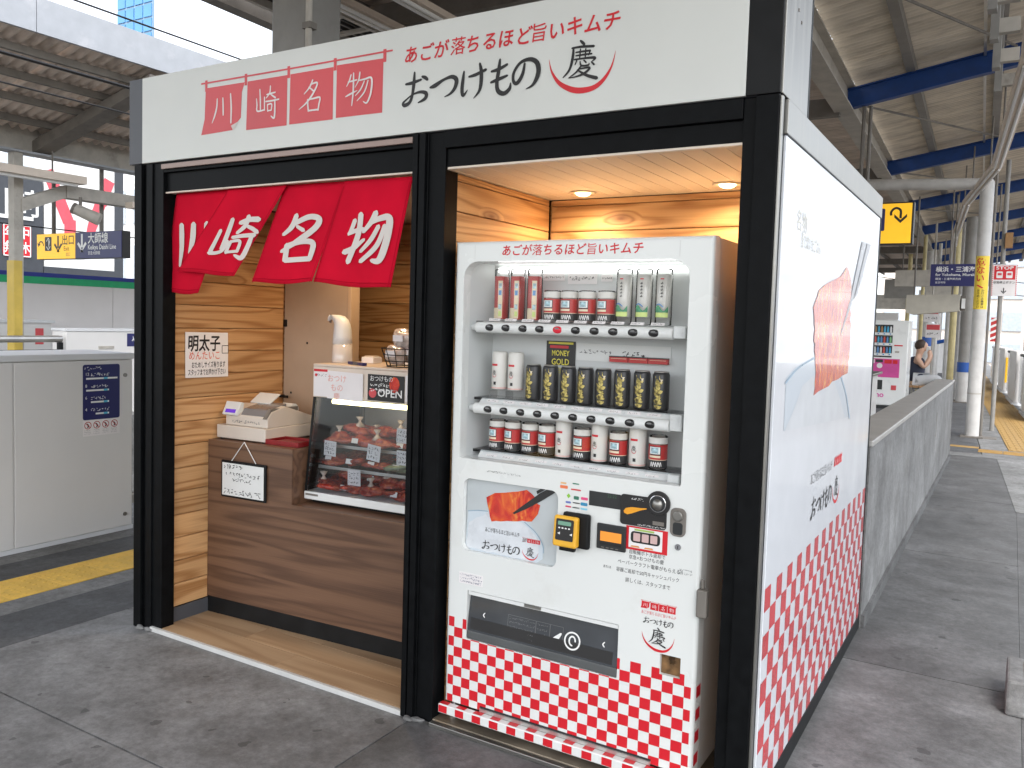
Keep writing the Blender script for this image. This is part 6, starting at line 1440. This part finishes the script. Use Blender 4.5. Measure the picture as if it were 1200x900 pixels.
# ================================================================ left: platform door, tracks, opposite platform
LD = thing('platform_door', 'large grey platform edge door cabinet left of the kiosk with a navy notice', 'platform door', (-2.0, -.5, 0))
box('cabinet', m_cabinet, LD, -2.25, -1.722, -3.2, 1.175, .03, 1.24); box('top', m_cabtop, LD, -2.3, -1.705, -3.2, 1.18, 1.243, 1.288, bevel=.006); box('base', m_cabtop, LD, -2.25, -1.714, -3.2, 1.178, .0, .03)
for y0, y1 in ((-1.0, .323), (.335, 1.165), (-3.0, -1.012)): box('door_panel', m_cabinet, LD, -1.7215, -1.71, y0, y1, .034, 1.236, bevel=.002)
for z in (1.13, .12): B().cyl((-1.7098, 1.11, z), (-1.702, 1.11, z), .014, n=14).build('key_lock', m_steel, LD)
FL = side(-1.7095)
ns = B().prism([FL(a, z, 0) for a, z in rrect(.792, 1.068, .828, 1.212, .015, .015, 3)], (.0012, 0, 0)).build('navy_notice', m_navy, LD); FL2 = side(-1.7083)
scrawl('notice_print', m_whiteink, ns, FL2, .80, .93, 1.185, .022, 700)
for i, (s_, l0) in enumerate((('12', .815), ('8', .815), ('6', .85), ('4', .885))):
    z = 1.135-i*.082; text('notice_lettering', s_, m_whiteink, ns, FL2, .808, z+.01, .03, 'LEFT', h=.0008); scrawl('notice_print', m_whiteink, ns, FL2, .845, .98, z+.008, .022, 710+i)
    B().poly([FL2(l0, z-.026, .0008), FL2(1.05 if i == 0 else .985, z-.026, .0008), FL2(1.05 if i == 0 else .985, z-.014, .0008), FL2(l0, z-.014, .0008)]).build('notice_bar', m_whiteink, ns); B().poly([FL2(.945, z-.027, .0012), FL2(.975, z-.027, .0012), FL2(.975, z-.013, .0012), FL2(.945, z-.013, .0012)]).build('notice_mark', M('notice_cyan%d' % i, (.1, .45, .65), .4), ns)
nw = B().box(-1.7095, -1.7083, .792, 1.068, .715, .826).build('white_notice', m_paper, LD)
for i in range(4):
    y = .828+i*.066
    b = B(); ribbon(b, [(y+.024*math.cos(k*math.pi/8), .79+.024*math.sin(k*math.pi/8), .005) for k in range(17)], FL2, .0006, n=1, cap=False); ribbon(b, [(y-.016, .806, .005), (y+.016, .774, .005)], FL2, .0007, n=1); b.build('prohibition_mark', M('ban_red%d' % i, (.45, .04, .04), .5), nw, recalc=False)
    b = B(); ribbon(b, [(y-.004, .80, .008), (y+.004, .785, .012), (y-.003, .775, .006)], FL2, .0004, n=3); b.build('pictogram', m_ink, nw, recalc=False)
    for j in range(3): scrawl('notice_print', m_inkgrey, nw, FL2, y-.026, y+.02, .755-j*.012, .007, 730+i*3+j)
# opposite platform
OP = struct(B().box(-13.4, -7.7, -4, 45, -1.19, 0).build('opposite_platform', m_paleconc))
OW = thing('noise_barrier', 'long pale noise barrier wall with green and blue stripes across the tracks', 'wall', (-13.1, 12, 0))
for i in range(12): box('wall_panel', M('barrier_white', (.80, .77, .76), .6, var=.05, scale=.8) if i == 0 else MATS['barrier_white'], OW, -13.2, -13.0, -2+i*3.5, 1.49+i*3.5, 0.0, 2.06)
box('green_stripe', M('stripe_green', (.015, .42, .17), .5), OW, -13.2, -12.985, -2, 40, 2.06, 2.2); box('blue_stripe', M('stripe_blue', (.02, .04, .30), .5), OW, -13.2, -12.99, -2, 40, 2.202, 2.285)
for i, (y0, y1, x) in enumerate(((4.45, 8.2, -8.0), (9.6, 13, -8.0))):
    t_ = thing('platform_door', 'grey platform door cabinet on the opposite platform, '+('nearer one with navy label', 'farther one')[i], 'platform door', (x, y0, 0), 'platform doors across the tracks')
    box('cabinet', m_cabinet, t_, x-.35, x, y0, y1, 0, 1.26, bevel=.01); box('top', m_cabtop, t_, x-.36, x+.01, y0-.01, y1+.01, 1.262, 1.30)
    if i == 0: o = box('navy_label', m_navy, t_, x+.0005, x+.003, 5.42, 5.95, 1.03, 1.23); scrawl('label_print', m_whiteink, o, side(x+.0035), 5.5, 5.9, 1.15, .07, 760); box('handle', m_girder, t_, x+.0005, x+.01, 4.95, 5.2, 1.0, 1.04)
t_ = thing('platform_fence', 'steel rail fence on the opposite platform, left of the door cabinet', 'fence', (-8.0, 3, 0)); b = B(); b.tube([(-8, 1.0, 1.15), (-8, 4.38, 1.15)], .05, 10); b.build('top_rail', m_alu, t_); B().tube([(-8, 1.0, .98), (-8, 4.38, .98)], .02, 8).build('mid_rail', m_black2, t_)
for y in (1.2, 2.8, 4.36): B().box(-8.03, -7.97, y-.03, y+.03, 0, 1.1).build('post', m_black2, t_)
t_ = thing('equipment_cabinet', 'beige cabinet standing behind the rail fence on the opposite platform', 'cabinet', (-12.3, 5.6, 0)); box('cabinet', m_cabinet, t_, -12.6, -11.9, 4.8, 6.5, 0, 1.30); box('lid', m_cabtop, t_, -12.65, -11.85, 4.75, 6.55, 1.302, 1.35); box('red_tag', m_redfade, t_, -11.9, -11.89, 6.2, 6.35, .9, 1.2)
# opposite canopy
EX, GX2 = -6.5, -9.5
OC = thing('opposite_canopy', 'corrugated canopy with white fascia over the opposite platform', 'canopy', (-9, 8, 0))
zo = lambda x: 4.30+(4.98-4.30)*(x-GX2)/(EX-GX2)
sheets(OC, 'o', GX2, zo(GX2), EX-.05, zo(EX), [-3+.9*i for i in range(36)], m_sheetb, per=.15, amp=.035); sheets(OC, 'o2', -12.6, zo(GX2)+.45, GX2, zo(GX2), [-3+.9*i for i in range(36)], m_sheetb)
for i in range(10): box('fascia_panel', m_fascia, OC, EX-.05, EX, -4+i*3.6, -4+i*3.6+3.59, 4.89, 5.31)
for x in (-7.0, -7.65, -8.3, -8.95): ybeam('purlin', m_girderd, OC, x, zo(x)-.13, zo(x)-.035, .07, -4, 30, shf=lambda y: 0)
ybeam('girder', m_girder, OC, GX2, 3.98, 4.36, .16, -4, 30, shf=lambda y: 0); ybeam('girder_flange', m_fascia, OC, GX2, 3.95, 3.98, .3, -4, 30, shf=lambda y: 0)
for k in range(-1, 5):
    y = 4.9+5.0*k
    b = B().hexa([(GX2, y-.13, zo(GX2)-.34), (EX-.06, y-.13, zo(EX)-.30), (EX-.06, y-.13, zo(EX)-.16), (GX2, y-.13, zo(GX2)-.16)], [(GX2, y+.13, zo(GX2)-.34), (EX-.06, y+.13, zo(EX)-.30), (EX-.06, y+.13, zo(EX)-.16), (GX2, y+.13, zo(GX2)-.16)]); b.build('rafter', m_girderd, OC)
b = B(); b.box(-9.62, -9.38, 5.3, 26, 3.36, 3.56); b.build('lower_beam', m_girder, OC)
b = B(); b.hexa([(-9.6, 4.6, 3.05), (-9.4, 4.6, 3.05), (-9.4, 4.6, 3.25), (-9.6, 4.6, 3.25)], [(-9.6, 5.31, 3.36), (-9.4, 5.31, 3.36), (-9.4, 5.31, 3.56), (-9.6, 5.31, 3.56)]); b.build('brace', m_girder, OC)
for k in range(3):
    y = 4.56+10*k
    t_ = thing('canopy_column', 'grey column with yellow lower part on the opposite platform, '+('nearest', 'second', 'third')[k], 'column', (-9.5, y, 0), 'columns of the opposite canopy')
    box('shaft', m_girder, t_, -9.58, -9.42, y-.07, y+.07, 0, 4.0); box('yellow_guard', M('guard_yellow', (.62, .44, .08), .5) if k == 0 else MATS['guard_yellow'], t_, -9.60, -9.40, y-.085, y+.04, .3, 2.3)
t_ = thing('light_trough', 'cream light trough under the opposite canopy', 'light fitting', (-9.1, 2, 3.6), 'light troughs under the canopy'); box('trough', m_cream, t_, -9.2, -9.0, -2, 5.4, 3.56, 3.68); box('trough', m_cream, t_, -9.2, -9.0, 6.2, 14, 3.30, 3.40); b = B(); b.cyl((-9.1, -2, 3.54), (-9.1, 5.3, 3.54), .03, n=8); b.build('lamp_tube', m_whiteink, t_)
for y in (.5, 4.9): B().cyl((-9.1, y, 3.68), (-9.1, y, 4.0), .015, n=6).build('hanger', m_girderd, t_)
# hanging sign over the opposite platform
HS = thing('hanging_exit_sign', 'yellow and navy hanging sign with exit and Daishi Line over the opposite platform', 'sign', (-10.2, 6, 2.46))
hb = box('sign_box', m_ink, HS, -11.47, -8.98, 6.0, 6.15, 2.455, 2.905)
ye = box('yellow_face', m_yellow, hb, -11.46, -10.29, 5.99, 5.998, 2.46, 2.90); na = box('navy_face', m_navy, hb, -10.285, -8.99, 5.99, 5.998, 2.46, 2.90); FHs = front(5.99)
text('lettering', '↓', m_ink, ye, FHs, -10.80, 2.70, .36, bold=.025); text('lettering', '出口', m_ink, ye, FHs, -10.50, 2.77, .19, bold=.012); text('lettering', 'Exit', m_ink, ye, FHs, -10.55, 2.63, .11); text('lettering', '出口', m_inkgrey, ye, FHs, -10.5, 2.53, .07); text('lettering', '↶', m_ink, ye, FHs, -11.34, 2.72, .25, bold=.02)
B().poly([FHs(a, z, .001) for a, z in rrect(-11.21, -11.0, 2.60, 2.85, .02, .02, 2)]).build('elevator_mark', m_ink, ye); text('lettering', '↕', m_whiteink, ye, FHs, -11.1, 2.72, .2, h=.003)
text('lettering', '↓', m_whiteink, na, FHs, -10.09, 2.70, .38, bold=.03); text('lettering', '大師線', m_whiteink, na, FHs, -9.92, 2.78, .19, 'LEFT', bold=.015); text('lettering', 'Keikyu Daishi Line', m_whiteink, na, FHs, -9.92, 2.64, .115, 'LEFT', w=.78, bold=.012).__setitem__('kind', 'stuff'); text('lettering', '京急大師線', m_whiteink, na, FHs, -9.92, 2.54, .07, 'LEFT')
for u in (63, 119):
    x = PY(6.07, u, 250).x; B().cyl((x, 6.07, 2.905), (x, 6.07, 4.0), .035, n=10).build('hanger_rod', m_girderd, HS)
SCm = thing('security_camera', 'grey security camera hanging under the opposite canopy above the sign', 'camera', (-9.2, 5.35, 3.3)); d0 = Vector((-9.15, 5.30, 3.17)); d1 = Vector((-8.9, 5.55, 3.02)); shade_auto(B().cyl(d0, d1, .085, .10, n=16).build('housing', m_girder, SCm)); B().cyl((-9.1, 5.35, 3.15), (-9.1, 5.35, 3.36), .025, n=8).build('mount', m_girderd, SCm); B().cyl(d0-(d1-d0)*.12, d0, .09, n=16).build('hood', m_girderd, SCm)
# billboards
m_dg = M('billboard_grey', (.055, .06, .07), .5, var=.05)
B1 = thing('billboard', 'dark grey rooftop billboard with white Kawasaki lettering and a red plate', 'billboard', (-25.5, 12, 0)); fb = box('board', m_dg, B1, -26, -25, 8, 13.85, -1.2, 5.9); FQ = side(-24.99)
b1a, b1c = PX(-25, 0, 232), PX(-25, 36, 303)
[text('lettering', ch, m_whiteink, fb, FQ, y_, 5.0, .95, bold=.015) for ch, y_ in (('川', 12.3), ('崎', 13.3))]; rp_ = B().prism([FQ(a, z) for a, z in rrect(12.50, 13.43, 3.25, 4.33, .1, .1, 3)], (.02, 0, 0)).build('red_plate', m_red, fb); FQ2 = side(-24.965); [text('lettering', ch, m_whiteink, rp_, FQ2, 12.965+dx, z_, .42, bold=.01) for ch, dx, z_ in (('年', -.22, 4.02), ('中', .22, 4.02), ('無', -.22, 3.54), ('休', .22, 3.54))]
b = B(); ribbon(b, [(12.53, 3.28, .035), (13.40, 3.28, .035)], FQ2, .001, n=1); ribbon(b, [(12.53, 4.30, .035), (13.40, 4.30, .035)], FQ2, .001, n=1); ribbon(b, [(12.53, 3.28, .035), (12.53, 4.30, .035)], FQ2, .0015, n=1); ribbon(b, [(13.40, 3.28, .035), (13.40, 4.30, .035)], FQ2, .0015, n=1); b.build('plate_border', m_whiteink, rp_, recalc=False)
box('white_bar', m_whiteink, fb, -24.99, -24.96, 11.5, 13.5, 4.50, 4.62)
B2 = thing('billboard', 'white billboard with a huge red letter Y in a grey frame', 'billboard', (-25.5, 15.3, 0)); w2 = box('board', m_whiteink, B2, -25.6, -25, 13.9, 16.5, 3.0, 8); box('frame', m_dg, B2, -25.6, -24.98, 16.5, 16.85, 2.5, 8); box('frame', m_dg, B2, -25.6, -24.98, 13.87, 16.5, 2.45, 3.0)
for i in range(2): box('stand_leg', m_colg, B2, -25.5, -25.3, 14.2+i*2, 14.4+i*2, -1.2, 2.45)
m_yr = M('letter_pink_red', (.70, .09, .12), .5)
b = B(); ribbon(b, [(14.0, 6.3, .42), (14.75, 4.6, .42)], FQ, .004, n=1, cap=False); ribbon(b, [(16.3, 6.3, .42), (15.75, 4.9, .40), (15.55, 4.3, .3)], FQ, .006, n=2, cap=False); ribbon(b, [(14.8, 4.7, .42), (14.8, 3.4, .42)], FQ, .008, n=1, cap=False); ribbon(b, [(14.4, 3.42, .14), (15.3, 3.42, .14)], FQ, .010, n=1, cap=False); ribbon(b, [(15.0, 5.6, .30), (16.2, 5.5, .30)], FQ, .012, n=1, cap=False); b.build('giant_letter', m_yr, w2, recalc=False)
# overhead wires above the tracks
for i, (x, u0, v0, u1, v1, r) in enumerate(((-4.6, 85, 0, 285, 70, .010), (-4.4, 0, 60, 150, 103, .018), (-5.4, 0, 97, 150, 132, .010), (-12, 37, 266, 157, 278, .012))):
    p0, p1 = PX(x, u0, v0), PX(x, u1, v1); d = (p1-p0); zz = .5*(p0.z+p1.z)
    b = B(); b.tube([(x, -6, zz), (x, 40, zz)], r, 6); o = b.build('overhead_wire', m_ink)
    tag(o, ('thin wire crossing the white sky above the left fascia', 'thick black wire across the opposite canopy', 'lower thin wire across the opposite canopy', 'thin wire in front of the billboards')[i], 'wire', 'overhead wires')
# track rails
for x in (-3.6, -4.67, -5.9, -6.97): o = box('rail', m_steel, None, x-.035, x+.035, -40, 80, -1.199, -1.05); tag(o, 'steel rail between the platforms, %s from the kiosk' % {-3.6: 'first', -4.67: 'second', -5.9: 'third', -6.97: 'fourth'}[x], 'rail', 'rails between the platforms')

# ================================================================ small overhead fittings and wear
t_ = thing('cable_tray', 'dark slatted cable tray above the left end of the signboard', 'cable tray', (-1.35, 3, 4.1))
for x in (-1.62, -1.18): box('side_rail', m_girder, t_, x-.02, x+.02, .6, 7.5, 4.08, 4.16)
for i in range(20): box('rung', m_girder, t_, -1.60, -1.20, .7+i*.34, .74+i*.34, 4.09, 4.12)
b = B(); rn = random.Random(4)
for i in range(5): b.tube([(-1.55+i*.07+rn.uniform(-.02, .02), y, 4.135+rn.uniform(0, .01)) for y in (.6, 2, 3.4, 5, 7.5)], .014, 6)
b.build('cables', m_rubber, t_)['kind'] = 'stuff'
# sealant at the post feet
for x, y in ((.06, -.012), (.12, -.006), (1.765, -.012), (1.80, .0)):
    lump((x, y, .006), .022, (1.3, .6, .5), m_paleconc, 'sealant', KI, int(x*100), .5)

# ================================================================ busier far end of the platform
SE = thing('stair_enclosure', 'pale stair enclosure with blue handrail at the far end of the platform', 'stair enclosure', (1.2, 36, 0))
box('side_wall', m_far, SE, .2, 1.9, 36, 36.2, 0, 1.25); box('side_wall', m_cabinet, SE, -2.2, .2, 30, 30.2, 0, 2.3); box('lintel', m_girder, SE, -2.2, 2.2, 36.3, 36.6, 2.6, 3.2)
B().tube([(.9, 31.8, 1.15), (1.75, 31.8, 1.4)], .07, 8).build('blue_handrail', MATS['band_blue'], SE)
for i in range(5): box('panel_strip', m_colw, SE, .3+i*.36, .5+i*.36, 35.9, 35.98, 1.26, 3.4)
for i, (x, y, z, lab) in enumerate(((1.95, 21.0, 1.9, 'upper small red and white notice board right of the pink vending machine'), (2.0, 21.1, 1.5, 'lower small red and white notice board right of the pink vending machine'))):
    t_ = thing('notice_sign', lab, 'sign', (x, y, z), 'notice boards beyond the pink machine'); o = box('board', m_paper, t_, x-.17, x+.17, y, y+.03, z, z+.36); box('red_band', m_redfade, o, x-.15, x+.15, y-.004, y-.0005, z+.2, z+.33); scrawl('print', m_ink, o, front(y-.001), x-.14, x+.14, z+.1, .06, 900+i)
    B().cyl((x, y+.05, 0 if i else z+.36), (x, y+.05, z if i else 4.4), .025, n=8).build('post', m_girder, t_)
for i, (x, y, r) in enumerate(((1.55, 23, .05), (1.75, 25.5, .05), (2.15, 26.5, .06), (2.3, 29.5, .06), (2.0, 36, .1), (1.2, 34, .1), (.6, 29, .07))):
    column('thin pale post among the far columns, %s from the pink vending machine' % ('nearest', 'second', 'third', 'fourth', 'fifth', 'sixth', 'seventh')[i], x, y, r, 4.3, m_colw if i % 3 else MATS['column_yellowed'], n=10, base=False, group='thin far posts')
for i, (x, y) in enumerate(((1.6, 20.2), (.9, 24), (1.9, 25.2))):
    t_ = thing('information_board', ('grey hanging panel left of the blue direction sign', 'grey hanging panel far above the pink vending machine', 'small grey hanging panel under the far canopy')[i], 'board', (x, y, 2.6)); box('board_face', (m_girder, m_colg, m_girder)[i], t_, x-.45, x+.35, y, y+.12, 2.75-.15*i, 3.15); B().cyl((x, y+.06, 3.15), (x, y+.06, 4.4), .02, n=6).build('hanger', m_girderd, t_)
# lattice fence and roofs beyond the right-hand doors
FN = thing('trackside_fence', 'pale lattice fence beyond the right hand platform doors', 'fence', (5.6, 40, 0))
for i in range(26): box('fence_post', m_colw, FN, 4.4+i*.16, 4.45+i*.16, 45, 45.05, -1.2, 2.3)
box('fence_rail', m_colw, FN, 4.3, 8.6, 44.95, 44.99, 2.2, 2.3); box('fence_rail', m_colw, FN, 4.3, 8.6, 44.95, 44.99, .9, 1.0)
for i, z in enumerate((3.3, 3.9)):
    o = B().tube([(-4, 40+3*i, z+1.2), (5, 42, z), (30, 46, z+1.4)], .02, 6).build('overhead_wire', m_ink); tag(o, ('lower wire crossing the sky beyond the right platform doors', 'upper wire crossing the sky beyond the right platform doors')[i], 'wire', 'overhead wires')
